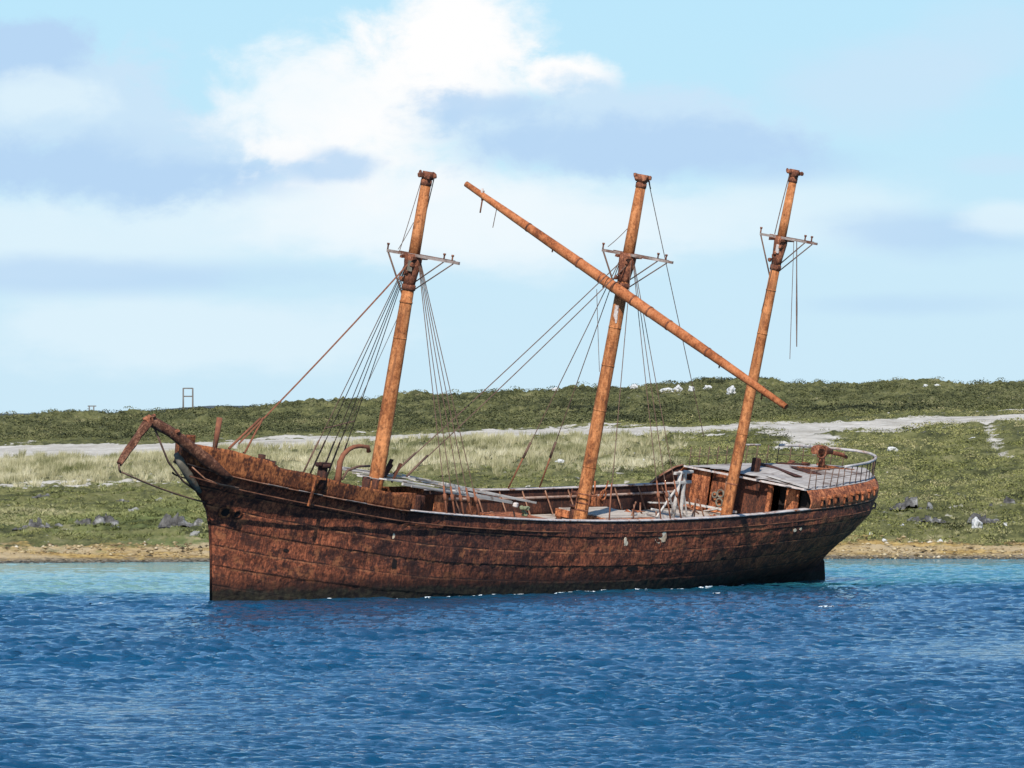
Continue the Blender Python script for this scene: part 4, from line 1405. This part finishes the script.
# broken deckhouse abaft the foremast: rusted sides, frame posts and a collapsed roof of pale boards
dz0 = zc(18)
b = MB()
for x, p_, w_ in [(17.4, 2.1, 1.3), (13.6, 2.2, 2.2), (20.4, 2.15, 0.9)]:
    b.box((x, -p_, zc(x) + 1.2), (w_, 0.05, 1.9), jit=0.04)
b.box((17.5, 2.3, dz0 + 1.0), (9.0, 0.05, 1.8))
b.box((13.0, 0, dz0 + 1.1), (0.05, 4.4, 1.9))
dh = b.build('deckhouse', M_ORANGE, ship)
b = MB()
b.box((18.5, 0.9, dz0 + 0.95), (8.0, 0.06, 1.5))
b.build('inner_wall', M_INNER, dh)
for x in (15.2, 16.0, 16.5, 19.0, 19.8, 22.8, 23.6, 24.6, 25.9, 27.0):
    MB().tube([(x, -2.2 + 0.1 * random.random(), zc(x)), (x + random.uniform(-.25, .25), -2.0, zc(x) + 1.5 - 0.02 * x)], 0.05, 6).build('frame_post', M_MOULD, dh)
def roof_z(x, p):
    return np.interp(x, [12.5, 20, 28], [6.72, 6.18, 5.15]) - 0.04 * (p)
rb = random.Random(5)
for i in range(10):
    p_ = -2.3 + i * 0.49
    xa = 13.3 + rb.uniform(-0.7, 0.8)
    xb = 23.2 + rb.uniform(-1.5, 1.5) - 0.35 * i * 0
    xm = rb.uniform(17, 19.5)
    for (a_, b_) in ((xa, xm - 0.1), (xm + 0.1, xb)):
        if rb.random() < 0.05:
            continue
        off = rb.uniform(-0.05, 0.12)
        skew = rb.uniform(-0.12, 0.12)
        MB().beam((a_, -p_, roof_z(a_, p_) + off), (b_, -p_ + skew, roof_z(b_, p_) + off * 0.5 + rb.uniform(-.05, .05)), 0.50, 0.06, jit=0.02).build('roof_board', M_WOOD, dh)
MB().beam((20.5, -0.1, 6.28), (27.2, -1.5, 5.42), 0.55, 0.09, jit=0.02).build('roof_board', M_WOOD, dh)
MB().beam((18.5, -1.2, 6.42), (26.6, -2.1, 5.50), 0.42, 0.09, jit=0.02).build('roof_board', M_WOOD, dh)
MB().beam((13.2, -2.25, 6.66), (24.0, -2.35, 5.55), 0.14, 0.16, jit=0.02).build('roof_edge', M_WOOD, dh)
b = MB()
b.box((24.3, -2.45, 5.42), (0.3, 0.25, 0.26), bevel=0.05, jit=0.03)
b.build('roof_block', M_RAILCAP, dh)
b = MB()
for _ in range(9):
    b.box((25.6 + rb.uniform(-.35, .35), -2.3 + rb.uniform(-.2, .2), 5.0 + rb.uniform(-.25, .25)), (0.22, 0.2, 0.2), bevel=0.05, jit=0.06)
b.build('lichen_clump', plain_mat('green_lichen', (0.14, 0.16, 0.085), (0.25, 0.26, 0.16), 4.0), dh)
b = MB()
for x, y0, h_ in [(15.2, 1.2, 1.0), (15.5, 0.7, 1.25), (15.9, 0.9, 0.9), (15.7, 0.2, 1.1)]:
    b.beam((x, y0, 6.3), (x + 0.35, y0 - 0.2, 6.3 + h_), 0.22, 0.10, jit=0.04)
b.build('broken_plates', M_INNER, dh)

# white weathered timber gallows in front of the poop
tf_ = MB()
def tb(a, b_, w_=0.22):
    MB().beam(a, b_, w_, w_ * 0.8, bevel=0.02, jit=0.015).build('timber', M_WOOD, gal)
gal = MB().tube([(43.0, -1.0, 3.65), (43.2, -1.0, 7.0)], [0.14, 0.12], 8, wob=0.05).build('timber_gallows', M_WOOD, ship)
tb((43.9, -1.0, 3.7), (43.7, -1.0, 7.05), 0.18)
tb((42.6, -1.0, 6.85), (44.5, -1.0, 6.95), 0.2)
tb((42.7, -1.0, 6.3), (44.4, -1.0, 6.35), 0.2)
tb((41.3, -1.0, 4.3), (42.9, -1.0, 5.9), 0.12)
tb((42.9, -1.1, 4.6), (42.0, -1.1, 5.85), 0.10)
tb((40.8, -0.9, 4.75), (44.8, -1.1, 4.30), 0.14)
tb((44.9, -1.0, 3.7), (43.9, -1.0, 5.6), 0.10)
tb((44.6, -1.0, 4.2), (43.2, -1.0, 5.0), 0.10)
for x, y0, x2 in [(39.6, -0.6, 39.2), (40.3, 0.2, 40.6), (46.2, -0.5, 45.9), (46.8, 0.1, 46.9)]:
    MB().tube([(x, y0, zc(x)), (x2, y0 - 0.1, zc(x) + 1.5)], 0.05, 6).build('frame_post', M_MOULD, ship)

# wreckage lying about the deck: bent bars, torn plates, broken planks
rd = random.Random(21)
for i in range(44):
    x = rd.uniform(18, 51)
    y = rd.uniform(-2.5, 4.2)
    zz = zc(x) + 0.22
    a = rd.uniform(0, math.pi)
    L_ = rd.uniform(0.8, 2.6)
    if i % 3 == 0:
        MB().beam((x, y, zz + rd.uniform(0, .5)), (x + L_ * math.cos(a), y + L_ * math.sin(a) * 0.5, zz + rd.uniform(0, .3)), 0.26, 0.06, jit=0.03).build('broken_plank', M_WOOD, ship)
    elif i % 3 == 1:
        MB().tube([(x, y, zz), (x + 0.3 * math.cos(a), y + 0.2, zz + 0.5 * rd.random()), (x + L_ * 0.6 * math.cos(a), y + 0.3, zz + rd.uniform(0.2, 1.1))], 0.05, 6).build('bent_bar', M_MOULD, ship)
    else:
        MB().box((x, y, zz + 0.15), (rd.uniform(.4, 1.2), rd.uniform(.3, .8), 0.06), rot=(rd.uniform(-.6, .6), rd.uniform(-.6, .6), a), jit=0.08).build('torn_plate', M_ORANGE if rd.random() < .5 else M_INNER, ship)

# ------------------------------------------------------------------ masts
def mast(x0, z0, x1, z1, zx, r0, rx_, r1, parts, ct=1.0):
    ax = lambda zz: x0 + (x1 - x0) * (zz - z0) / (z1 - z0)
    b = MB()
    zs = [3.3, z0, z0 + 3, z0 + 7, zx - 3, zx - 1.6]
    b.tube([(ax(q), 0, q) for q in zs], [r0, r0, r0 * 0.98, r0 * 0.94, rx_ * 1.05, rx_], 20)
    mo = b.build('mast', M_MAST, ship)
    # hounds, doubling and upper stump
    MB().tube([(ax(q), 0, q) for q in (zx - 1.75, zx - 1.2, zx - 0.4, zx + 0.05)], [rx_ * 1.0, rx_ * 1.12, rx_ * 1.45, rx_ * 1.5], 14, wob=0.05).build('hounds', M_MASTDK, mo)
    MB().tube([(ax(q), 0, q) for q in (zx - 0.1, zx + 1.0, z1 - 0.4)], [rx_ * 1.0, rx_ * 0.98, r1], 16).build('topmast_stump', M_MAST, mo)
    b = MB()
    b.tube([(ax(zx - 1.95), 0, zx - 1.95), (ax(zx - 1.65), 0, zx - 1.65)], rx_ * 1.2, 16)
    b.build('mast_band', M_MASTDK, mo)
    for q in parts:
        f = (q - z0) / (zx - z0)
        MB().tube([(ax(q - 0.05), 0, q - 0.05), (ax(q + 0.05), 0, q + 0.05)], (r0 * 0.98 + (rx_ * 1.03 - r0 * 0.98) * max(0, f)) * 1.035, 20).build('mast_band', M_MAST if q > z0 + 2 else M_MASTDK, mo)
    # battered cap with lugs
    b = MB()
    b.tube([(ax(z1 - 0.75), 0, z1 - 0.75), (ax(z1 - 0.45), 0, z1 - 0.45)], r1 * 1.12, 14)
    b.tube([(ax(z1 - 0.42), 0, z1 - 0.42), (ax(z1), 0, z1 + 0.02)], [r1 * 1.12, r1 * 1.2], 12, wob=0.16)
    for (dx_, dy_, w_) in ((-0.42, 0.12, 0.24), (0.36, -0.12, 0.22), (-0.1, 0.42, 0.24), (0.1, -0.42, 0.2), (-0.3, -0.3, 0.16), (0.15, 0.6, 0.14)):
        b.box((ax(z1) + dx_, dy_, z1 - 0.16 + random.uniform(-.1, .1)), (w_, 0.2, 0.24), rot=(random.uniform(-.3, .3), random.uniform(-.3, .3), random.uniform(0, 3)), bevel=0.05, jit=0.05)
    b.build('masthead_cap', M_MASTDK, mo)
    # crosstrees: two long athwartship bars, trestle pieces, braces
    for dx_ in (-0.28, 0.30):
        yl = (1.62 * ct, -3.25 * ct) if dx_ < 0 else (1.2 * ct, -2.7 * ct)
        MB().beam((ax(zx) + dx_, yl[0], zx), (ax(zx) + dx_ + (0.0 if dx_ < 0 else -0.25), yl[1], zx + 0.02), 0.13, 0.15, jit=0.012).build('crosstree', M_PALEBAR if dx_ < 0 else M_MASTDK, mo)
    b = MB()
    for y_ in (-0.36, 0.36):
        b.beam((ax(zx) - 0.7, y_, zx - 0.13), (ax(zx) + 0.8, y_, zx - 0.13), 0.14, 0.16, jit=0.02)
    b.build('trestle_tree', M_MASTDK, mo)
    for y_ in (1.6 * ct, -2.2 * ct, -2.75 * ct):
        b = MB()
        b.tube([(ax(zx) - 0.28, y_, zx + 0.05), (ax(zx) - 0.28, y_, zx + 0.38)], 0.05, 6)
        b.tube([(ax(zx) - 0.28, y_, zx + 0.32), (ax(zx) - 0.28, y_, zx + 0.42)], 0.085, 6)
        b.build('crosstree_pin', M_MASTDK, mo)
    for y_, dz_ in ((1.55 * ct, 2.3), (-2.85 * ct, 1.95), (-2.2 * ct, 1.5)):
        MB().tube([(ax(zx) - 0.28, y_, zx - 0.06), (ax(zx - dz_), (0.3 if y_ > 0 else -0.3), zx - dz_)], 0.035 if y_ < 0 else 0.05, 6).build('crosstree_brace', M_WIRE, mo)
    for k_ in range(5):
        q = zx - 0.5 - 0.22 * k_
        b = MB()
        b.box((ax(q) - rx_ * 1.25 + 0.12 * (k_ % 2), -0.28 + 0.14 * k_, q), (0.26, 0.18, 0.22), bevel=0.05, jit=0.05)
        b.build('lug', M_MASTDK, mo)
    return mo, ax


fore, fax = mast(13.87, 6.1, 14.81, 23.65, 19.03, 0.42, 0.33, 0.285, (8.8, 11.6, 14.4, 16.4))
main, maxx = mast(34.80, 4.14, 36.37, 24.06, 19.45, 0.40, 0.34, 0.285, (5.0, 4.6, 7.1, 10.4, 13.0, 15.2))
miz, zax = mast(50.41, 4.15, 52.64, 24.79, 20.75, 0.345, 0.275, 0.24, (6.0, 9.0, 12.0, 15.0, 17.6), 0.82)
b = MB()
ring(b, (maxx(5.4), 0, 5.55), (0.05, 0, 1), 0.72, 0.045)
for a in range(6):
    an = a * math.pi / 3
    b.tube([(maxx(5.4) + math.cos(an) * 0.72, math.sin(an) * 0.72, 5.75), (maxx(5.4) + math.cos(an) * 0.74, math.sin(an) * 0.74, 5.0)], 0.035, 5)
b.build('fife_rail', M_MASTDK, main)
MB().box((maxx(16.1) - 0.36, -0.12, 16.0), (0.05, 0.28, 1.0), bevel=0.01, jit=0.04).build('pale_plate', M_RAILCAP, main)
MB().box((fax(18.3) - 0.46, -0.18, 18.45), (0.05, 0.3, 0.55), bevel=0.01, jit=0.04).build('pale_plate', M_PALE, fore)
MB().box((zax(20.0) - 0.40, -0.12, 20.1), (0.05, 0.2, 0.5), bevel=0.01, jit=0.03).build('pale_plate', M_RAILCAP, miz)

# the main yard, cocked up to starboard, still hanging in front of the main mast
A_, B_ = Vector((35.0, 11.12, 21.84)), Vector((35.0, -12.55, 12.68))
fr = [0, .06, .15, .3, .5, .7, .85, .95, 1.0]
b = MB()
b.tube([A_.lerp(B_, f) for f in fr], [.17, .19, .24, .29, .32, .29, .24, .20, .18], 18)
yard = b.build('main_yard', M_YARD, ship)
for f in (0.36, 0.43, 0.47, 0.53, 0.58, 0.64, 0.76, 0.2):
    p0, p1 = A_.lerp(B_, f - 0.002), A_.lerp(B_, f + 0.002)
    rr_ = np.interp(f, fr, [.17, .19, .24, .29, .32, .29, .24, .20, .18])
    MB().tube([p0, p1], float(rr_) * 1.07, 18).build('yard_band', M_MASTDK, yard)
for f, dl in ((0.055, -1.0), (0.28, -0.42), (0.44, -0.42), (0.80, -0.4), (0.93, -0.5)):
    p0 = A_.lerp(B_, f)
    b = MB()
    b.tube([p0 + Vector((0, 0, 0.3)), p0 + Vector((0, 0.05, dl))], 0.05, 6)
    b.build('yard_lug', M_MASTDK, yard)
MB().tube([A_.lerp(B_, 0.10), A_.lerp(B_, 0.10) + Vector((0.0, 0.1, -1.3))], 0.025, 5).build('hanging_wire', M_WIRE, yard)
MB().tube([A_.lerp(B_, 0.052) + Vector((-.1, 0, 0.38)), A_.lerp(B_, 0.052) + Vector((.1, 0, -0.30))], 0.09, 6).build('yard_lug', M_RAILCAP, yard)
pm = A_.lerp(B_, 0.478)
MB().tube([pm, (maxx(pm.z), 0, pm.z + 0.1)], 0.16, 8).build('yard_truss', M_MASTDK, yard)

# ------------------------------------------------------------------ bowsprit
b = MB()
b.tube([(-2.4, -2.0, 7.0), (-3.02, -1.75, 7.33), (-3.5, -1.52, 7.62), (-3.89, -1.3, 7.9), (-4.89, -0.8, 8.57), (-6.14, -0.3, 9.24), (-7.3, 0, 9.72), (-7.75, 0, 9.85)], [0.14, 0.24, 0.29, 0.31, 0.31, 0.30, 0.28, 0.24], 12, wob=0.17)
bsp = b.build('bowsprit', M_SPRIT, ship)
b = MB()
b.tube([(-7.45, 0, 9.95), (-7.75, -0.02, 9.72), (-8.05, -0.02, 9.45), (-8.4, 0.02, 9.05), (-8.8, -0.02, 8.62), (-9.15, 0.02, 8.28), (-9.5, 0, 7.88), (-9.85, 0, 7.5)], [0.20, 0.25, 0.27, 0.23, 0.25, 0.22, 0.23, 0.17], 5, wob=0.22)
brk = b.build('broken_end', M_SPRIT, bsp)
for _ in range(10):
    f = random.random()
    c = Vector((-7.5, 0, 9.9)).lerp(Vector((-8.0, 0, 9.6)), f) if _ < 5 else Vector((-7.6, 0, 9.9)).lerp(Vector((-4.9, -0.8, 8.7)), f)
    MB().box(c + Vector((0, random.uniform(-.2, .2), random.uniform(0.12, .28))), (0.25, 0.2, 0.2), rot=(random.random(), random.random(), 0), bevel=0.03, jit=0.07).build('rust_flake', M_MASTDK, bsp)
MB().tube([(-7.1, 0, 9.35), (-5.6, -0.05, 7.6), (-4.1, -0.1, 6.55), (-2.7, -0.2, 5.95)], 0.055, 6).build('bobstay', M_WIRE, bsp)
MB().tube([(-9.85, 0, 7.5), (-9.75, 0, 7.2), (-9.6, 0, 7.05)], 0.06, 6).build('eye_bolt', M_WIRE, bsp)
MB().tube(wire((-9.65, 0, 7.1), (-1.9, -0.1, 5.40), 0.12), 0.05, 6).build('bobstay', M_WIRE, bsp)

# forecastle gear
MB().tube([(-2.23, -0.5, 8.2), (-2.15, -0.5, 10.05)], [0.13, 0.16], 8).build('rust_post', M_STAY, ship)
MB().box((-4.2, -0.25, 8.86), (0.5, 0.4, 0.42), bevel=0.06, jit=0.03).build('bow_bitt', M_UPPER, ship)
for x in (0.2, 0.65, 1.2):
    MB().tube([(x, -1.9, 7.6), (x, -1.9, float(zFC(x)) + 0.32 - 0.05)], [0.14, 0.2], 8, wob=0.1).build('bollard', M_INNER, ship)
b = MB()
b.tube([(3.75, -3.45, 6.7), (3.75, -3.45, 7.95)], [0.30, 0.26], 10)
b.tube([(3.75, -3.45, 7.85), (3.75, -3.45, 8.05)], [0.42, 0.42], 10)
b.beam((3.2, -3.6, 8.05), (4.4, -3.4, 7.98), 0.2, 0.2, bevel=0.03)
b.build('capstan', M_INNER, ship)
b = MB()
b.beam((3.0, -3.65, 7.35), (2.75, -3.55, 5.75), 0.12, 0.12)
b.beam((2.95, -3.62, 7.3), (3.7, -3.75, 7.25), 0.10, 0.12)
b.build('anchor_davit_foot', M_UPPER, ship)
for (x, y) in ((-3.0, -1.0), (-1.0, 0.5), (1.4, 0.2)):
    MB().tube([(x, y, 7.6), (x, y, float(zFC(x)) + 0.42)], 0.035, 5).build('rail_stump', M_WIRE, ship)
MB().tube([(6.67, -2.5, 6.6), (6.65, -2.5, 7.4), (6.62, -2.5, 7.95), (6.85, -2.5, 8.35), (7.25, -2.5, 8.62), (7.75, -2.5, 8.78), (8.3, -2.5, 8.82), (9.07, -2.5, 8.77), (9.2, -2.5, 8.5)], [.19, .18, .16, .14, .13, .12, .11, .11, .13], 10).build('boat_davit', M_STAY, ship)
MB().tube([(6.9, -2.6, 7.0), (7.3, -2.6, 7.5), (8.3, -2.6, 7.72), (9.6, -2.4, 7.7)], 0.07, 6).build('davit_brace', M_WIRE, ship)
for x, y in ((8.7, -3.0), (9.5, -3.0), (10.0, -2.0)):
    MB().tube([(x, y, 6.0), (x, y, 7.15 - 0.06 * (x - 8))], [0.16, 0.2], 8).build('bollard', M_INNER, ship)
b = MB()
for k_ in range(3):
    b.box((12.3 + 0.5 * k_, -4.0 + 0.2 * k_, 5.9), (0.3, 0.25, 0.9 - 0.1 * k_), bevel=0.05, jit=0.06)
b.build('rigging_screws', M_INNER, ship)

# ------------------------------------------------------------------ standing rigging
def shroud(a, b_, r=0.03, name='shroud', mat=None, sag=0.05, parent=None):
    MB().tube(wire(a, b_, sag, 6), r * 0.85, 5).build(name, mat or M_WIRE, parent or ship)


def foot(px_x, sgn, dz_=0.1):
    return Vector((px_x, sgn * (float(bW(px_x)) - 0.1), float(zA(px_x)) + dz_))


for i, x in enumerate((14.05, 14.76, 15.57, 16.3, 17.05)):
    f = foot(x, -1)
    top = Vector((fax(18.7) + 0.05 * i, -0.35, 18.75))
    shroud(top, f)
    dv = (top - f).normalized()
    MB().tube([f - dv * 0.05, f + dv * 1.5], 0.06, 6).build('rigging_screw', M_STAY, ship)
    MB().tube([f + dv * 0.7, f + dv * 1.05], 0.11, 6).build('deadeye', M_STAY, ship)
for i, x in enumerate((13.4, 14.2, 15.4, 16.1, 17.0)):
    f = foot(x, 1, 0.15)
    top = Vector((fax(18.7) - 0.05 + 0.05 * i, 0.35, 18.75))
    shroud(top, f)
    dv = (top - f).normalized()
    MB().tube([f, f + dv * 2.6], 0.055, 6).build('rigging_screw', M_WIRE, ship)
MB().tube([foot(13.4, 1) + Vector((0.25, -1.05, 3.2)), foot(17.0, 1) + Vector((-0.2, -1.0, 3.75))], 0.035, 5).build('sheer_pole', M_WIRE, ship)
shroud((fax(18.8) - 0.2, 0, 18.7), (0.6, 0, 8.55), 0.055, 'forestay', M_STAY, 0.15)
MB().tube([(0.02, 0.2, 8.25), (2.4, 0.1, 9.9)], 0.07, 6).build('stay_shackle', M_STAY, ship)
MB().tube([(1.1, -0.1, 8.05), (2.5, 0, 9.95)], 0.06, 6).build('stay_shackle', M_STAY, ship)
shroud((fax(22.9), 0.3, 23.3), (fax(19.2), 1.0, 19.1), 0.025, 'loose_wire')
shroud((fax(23.3) + 0.4, -0.2, 23.35), (fax(21.6) + 0.3, -0.1, 21.4), 0.035, 'loose_wire')
shroud((fax(21.2) - 0.3, 0.2, 20.8), (fax(19.2) - 0.3, 0.9, 19.2), 0.022, 'loose_wire')
shroud((fax(16), 0.4, 15.5), (15.9, 4.1, 8.0), 0.02, 'loose_wire')

for i, x in enumerate((35.3, 36.3, 37.45)):
    f = foot(x, -1)
    top = Vector((maxx(19.2) + 0.05 * i, -0.35, 19.2))
    shroud(top, f, 0.028)
    dv = (top - f).normalized()
    MB().tube([f - dv * 0.05, f + dv * 2.2], 0.05, 6).build('rigging_screw', M_STAY, ship)
    MB().tube([f + dv * 1.2, f + dv * 1.5], 0.10, 6).build('deadeye', M_STAY, ship)
f = foot(29.9, -1)
shroud((maxx(19.2) - 0.2, -0.4, 19.2), f, 0.03)
MB().tube([f, f + Vector((0.5, 0.5, 2.0))], 0.05, 6).build('rigging_screw', M_STAY, ship)
for x, dz_ in ((34.73, 0.1), (37.95, 0.1)):
    f = foot(x, 1, dz_)
    top = Vector((maxx(19.2) - 0.1, 0.35, 19.3))
    shroud(top, f, 0.032)
    dv = (top - f).normalized()
    MB().tube([f, f + dv * 2.4], 0.055, 6).build('rigging_screw', M_STAY, ship)
    MB().tube([f + dv * 2.0, f + dv * 3.0], 0.085, 6).build('deadeye', M_WIRE, ship)
for dy_ in (-0.25, 0.3):
    shroud((maxx(19.1) - 0.3, dy_, 18.9), (16.2, dy_ * 1.6, 6.75), 0.035, 'mainstay', M_WIRE, 0.1)
    MB().tube([(16.2, dy_ * 1.6, 6.75), (18.0, dy_ * 1.5, 7.9)], 0.065, 6).build('stay_shackle', M_WIRE, ship)
shroud((maxx(23.8) + 0.4, -0.2, 23.7), (46.0, -0.5, 8.9), 0.028, 'mizzen_stay')
shroud((maxx(23.7) + 0.45, -0.2, 23.75), (maxx(22.9) + 0.7, -0.25, 23.3), 0.05, 'loose_wire')
shroud((maxx(21) - 0.3, 0.2, 20.9), (maxx(19.5) - 0.4, 1.2, 19.7), 0.025, 'loose_wire')
shroud((maxx(16.4) - 0.4, 1.4, 17.2), (maxx(12.5) - 0.45, 0.2, 12.6), 0.022, 'loose_wire')

# loose wires hanging straight down from the mizzen crosstrees (world vertical)
Rw = ship.matrix_world.to_3x3().inverted()
dn_ = Rw @ Vector((0, 0, -1))
t0 = Vector((zax(20.75) - 0.28, -1.25, 20.7))
MB().tube([t0 + dn_ * q for q in (0, 2, 4, 6.2)], [0.03, 0.035, 0.055, 0.03], 5).build('hanging_wire', M_WIRE, miz)
t0 = Vector((zax(20.75) - 0.28, -1.05, 20.7))
MB().tube([t0 + dn_ * q + Vector((0, 0.04 * q, 0)) for q in (0, 2, 4, 7.0)], 0.02, 5).build('hanging_wire', M_WIRE, miz)
shroud((zax(24.5) - 0.35, 0.1, 24.5), (zax(20.9) - 0.35, 0.3, 20.9), 0.035, 'loose_wire', sag=-0.15)
shroud((zax(19) - 0.3, 0.0, 19.3), (zax(16.2) - 0.32, 0.15, 16.3), 0.03, 'loose_wire')

# ------------------------------------------------------------------ poop rail, steering gear
def poop_edge(x, ins=0.46):
    return max(float(bW(x)) - ins, 0.0)


NX = [52.3, 53.2, 54.1, 55.0, 55.9, 56.8, 57.7, 58.6, 59.5, 60.4, 61.3, 62.2, 63.1, 63.9, 64.5]
def rail_h(x): return 1.14
for sgn in (-1, 1):
    for x in NX:
        p = poop_edge(x)
        zz = float(zPP(x))
        MB().tube([(x, sgn * p, zz - 0.05), (x + random.uniform(-.06, .06), sgn * (p + random.uniform(-.05, .05)), zz + rail_h(x))], 0.032, 6).build('rail_stanchion', M_WIRE, ship)
    MB().tube([(x, sgn * poop_edge(x), float(zPP(x)) + 0.58) for x in NX], 0.018, 5).build('rail_wire', M_WIRE, ship)
MB().tube([(x, -poop_edge(x), float(zPP(x)) + 1.14) for x in NX[:6]], 0.03, 6).build('top_rail', M_WIRE, ship)
for x0, x1 in ((60.2, 61.5),):
    pass
xsr = [56.6, 57.7, 58.6, 59.5, 60.4, 61.3, 62.2, 63.1, 63.9, 64.5]
pts = [(x, -poop_edge(x), float(zPP(x)) + 1.15) for x in xsr] + [(64.95, -0.5, 7.86), (65.05, 0.0, 7.86), (64.95, 0.5, 7.86)] + [(x, poop_edge(x), float(zPP(x)) + 1.15) for x in reversed(xsr[4:])]
MB().tube(pts, 0.085, 8).build('top_rail', M_RAIL, ship)
for x0, x1 in ((57.0, 58.8),):
    MB().tube([(x, poop_edge(x), float(zPP(x)) + 1.15) for x in np.linspace(x0, x1, 5)], 0.06, 6).build('top_rail', M_RAIL, ship)
b = MB()
b.tube([(60.9, 0.3, 6.8), (60.7, 0.3, 7.75)], [0.24, 0.17], 8, wob=0.08)
b.tube([(59.75, 0.3, 7.95), (60.3, 0.3, 8.0), (60.9, 0.3, 7.95), (61.6, 0.2, 7.85)], [0.26, 0.30, 0.28, 0.16], 10, wob=0.08)
b.beam((60.2, 0.1, 7.3), (61.4, 0.4, 7.75), 0.14, 0.16, jit=0.02)
b.tube([(61.4, 0.2, 7.85), (62.6, 0.0, 7.7), (63.1, 0.0, 7.55)], [0.12, 0.13, 0.10], 8)
ring(b, (60.0, -0.1, 7.9), (0.25, 1, 0), 0.36, 0.06)
b.build('steering_gear', M_MASTDK, ship)
MB().beam((61.4, 0.5, 6.95), (63.2, -0.4, 6.85), 0.5, 0.12, jit=0.04).build('steering_bed', M_ORANGE, ship)
for x, p_ in ((60.2, 2.1), (61.3, 1.7), (62.2, 1.2)):
    MB().box((x, p_, 6.85), (0.5, 0.3, 0.25), bevel=0.05, jit=0.06).build('fairlead', M_MASTDK, ship)

# ------------------------------------------------------------------ foam: whitecaps and the wash along the hull
M_FOAM, t_f, bs_f = new_mat('foam')
g_ = t_f.n('ShaderNodeNewGeometry')
t_f.put(bs_f.inputs['Base Color'], t_f.mix(t_f.mapr(t_f.noise(g_.outputs['Position'], 5.0, 4), 0.35, 0.6), (0.30, 0.42, 0.50), (0.72, 0.76, 0.78)))
bs_f.inputs['Roughness'].default_value = 0.8
b = MB()
rf = random.Random(12)


def foam_patch(x, y, lx, ly):
    n_ = 11
    c = b.bm.verts.new((x, y, float(sea_z(x, y)) + 0.03))
    ring_ = []
    for i in range(n_):
        a = 2 * math.pi * i / n_
        k2 = rf.uniform(0.35, 1.0)
        xx, yy = x + math.cos(a) * lx * k2, y + math.sin(a) * ly * k2
        ring_.append(b.bm.verts.new((xx, yy, float(sea_z(xx, yy)) + rf.uniform(-0.03, 0.03))))
    for i in range(n_):
        b.bm.faces.new((c, ring_[i], ring_[(i + 1) % n_]))


def foam_px(px, row, lx, ly, n_=1, spread=0.0):
    dd = DSHORE(row)
    for _ in range(n_):
        foam_patch((px - 512) * dd / F_PX + rf.uniform(-1, 1) * spread, dd + rf.uniform(-1, 1) * spread * 0.8, lx * rf.uniform(.5, 1.1), ly * rf.uniform(.6, 1.2))


for args in [(826, 607, 0.22, 0.4, 6, 0.5), (838, 608.5, 0.2, 0.35, 4, 0.4), (98, 604, 0.25, 0.5, 5, 0.7), (200, 605, 0.2, 0.4, 3, 0.5), (422, 613, 0.08, 0.2, 1, 0),
             (345, 657, 0.12, 0.2, 3, 0.3), (712, 622, 0.15, 0.3, 3, 0.4), (768, 632, 0.14, 0.3, 3, 0.4), (725, 594, 0.3, 0.5, 4, 0.6), (580, 600, 0.1, 0.2, 2, 0.4), (915, 597, 0.12, 0.3, 2, 0.5)]:
    foam_px(*args)
# wash where the sea meets the plating
Mw = ship.matrix_world
for _ in range(150):
    s = rf.uniform(0.02, 0.97)
    if rf.random() > 0.35 + 0.65 * (0.25 < s < 0.8):
        continue
    best = None
    for t in np.linspace(0.3, 0.62, 40):
        X_, P_, Z_ = hull_point(np.array(s), np.array(t))
        wp = Mw @ Vector((float(X_), -float(P_), float(Z_)))
        if best is None or abs(wp.z) < abs(best.z):
            best = wp
    off = prt0 * rf.uniform(0.1, 0.5)
    foam_patch(best.x + off.x, best.y + off.y, rf.uniform(0.05, 0.3), rf.uniform(0.04, 0.12))
kind(b.build('foam', M_FOAM), 'stuff')
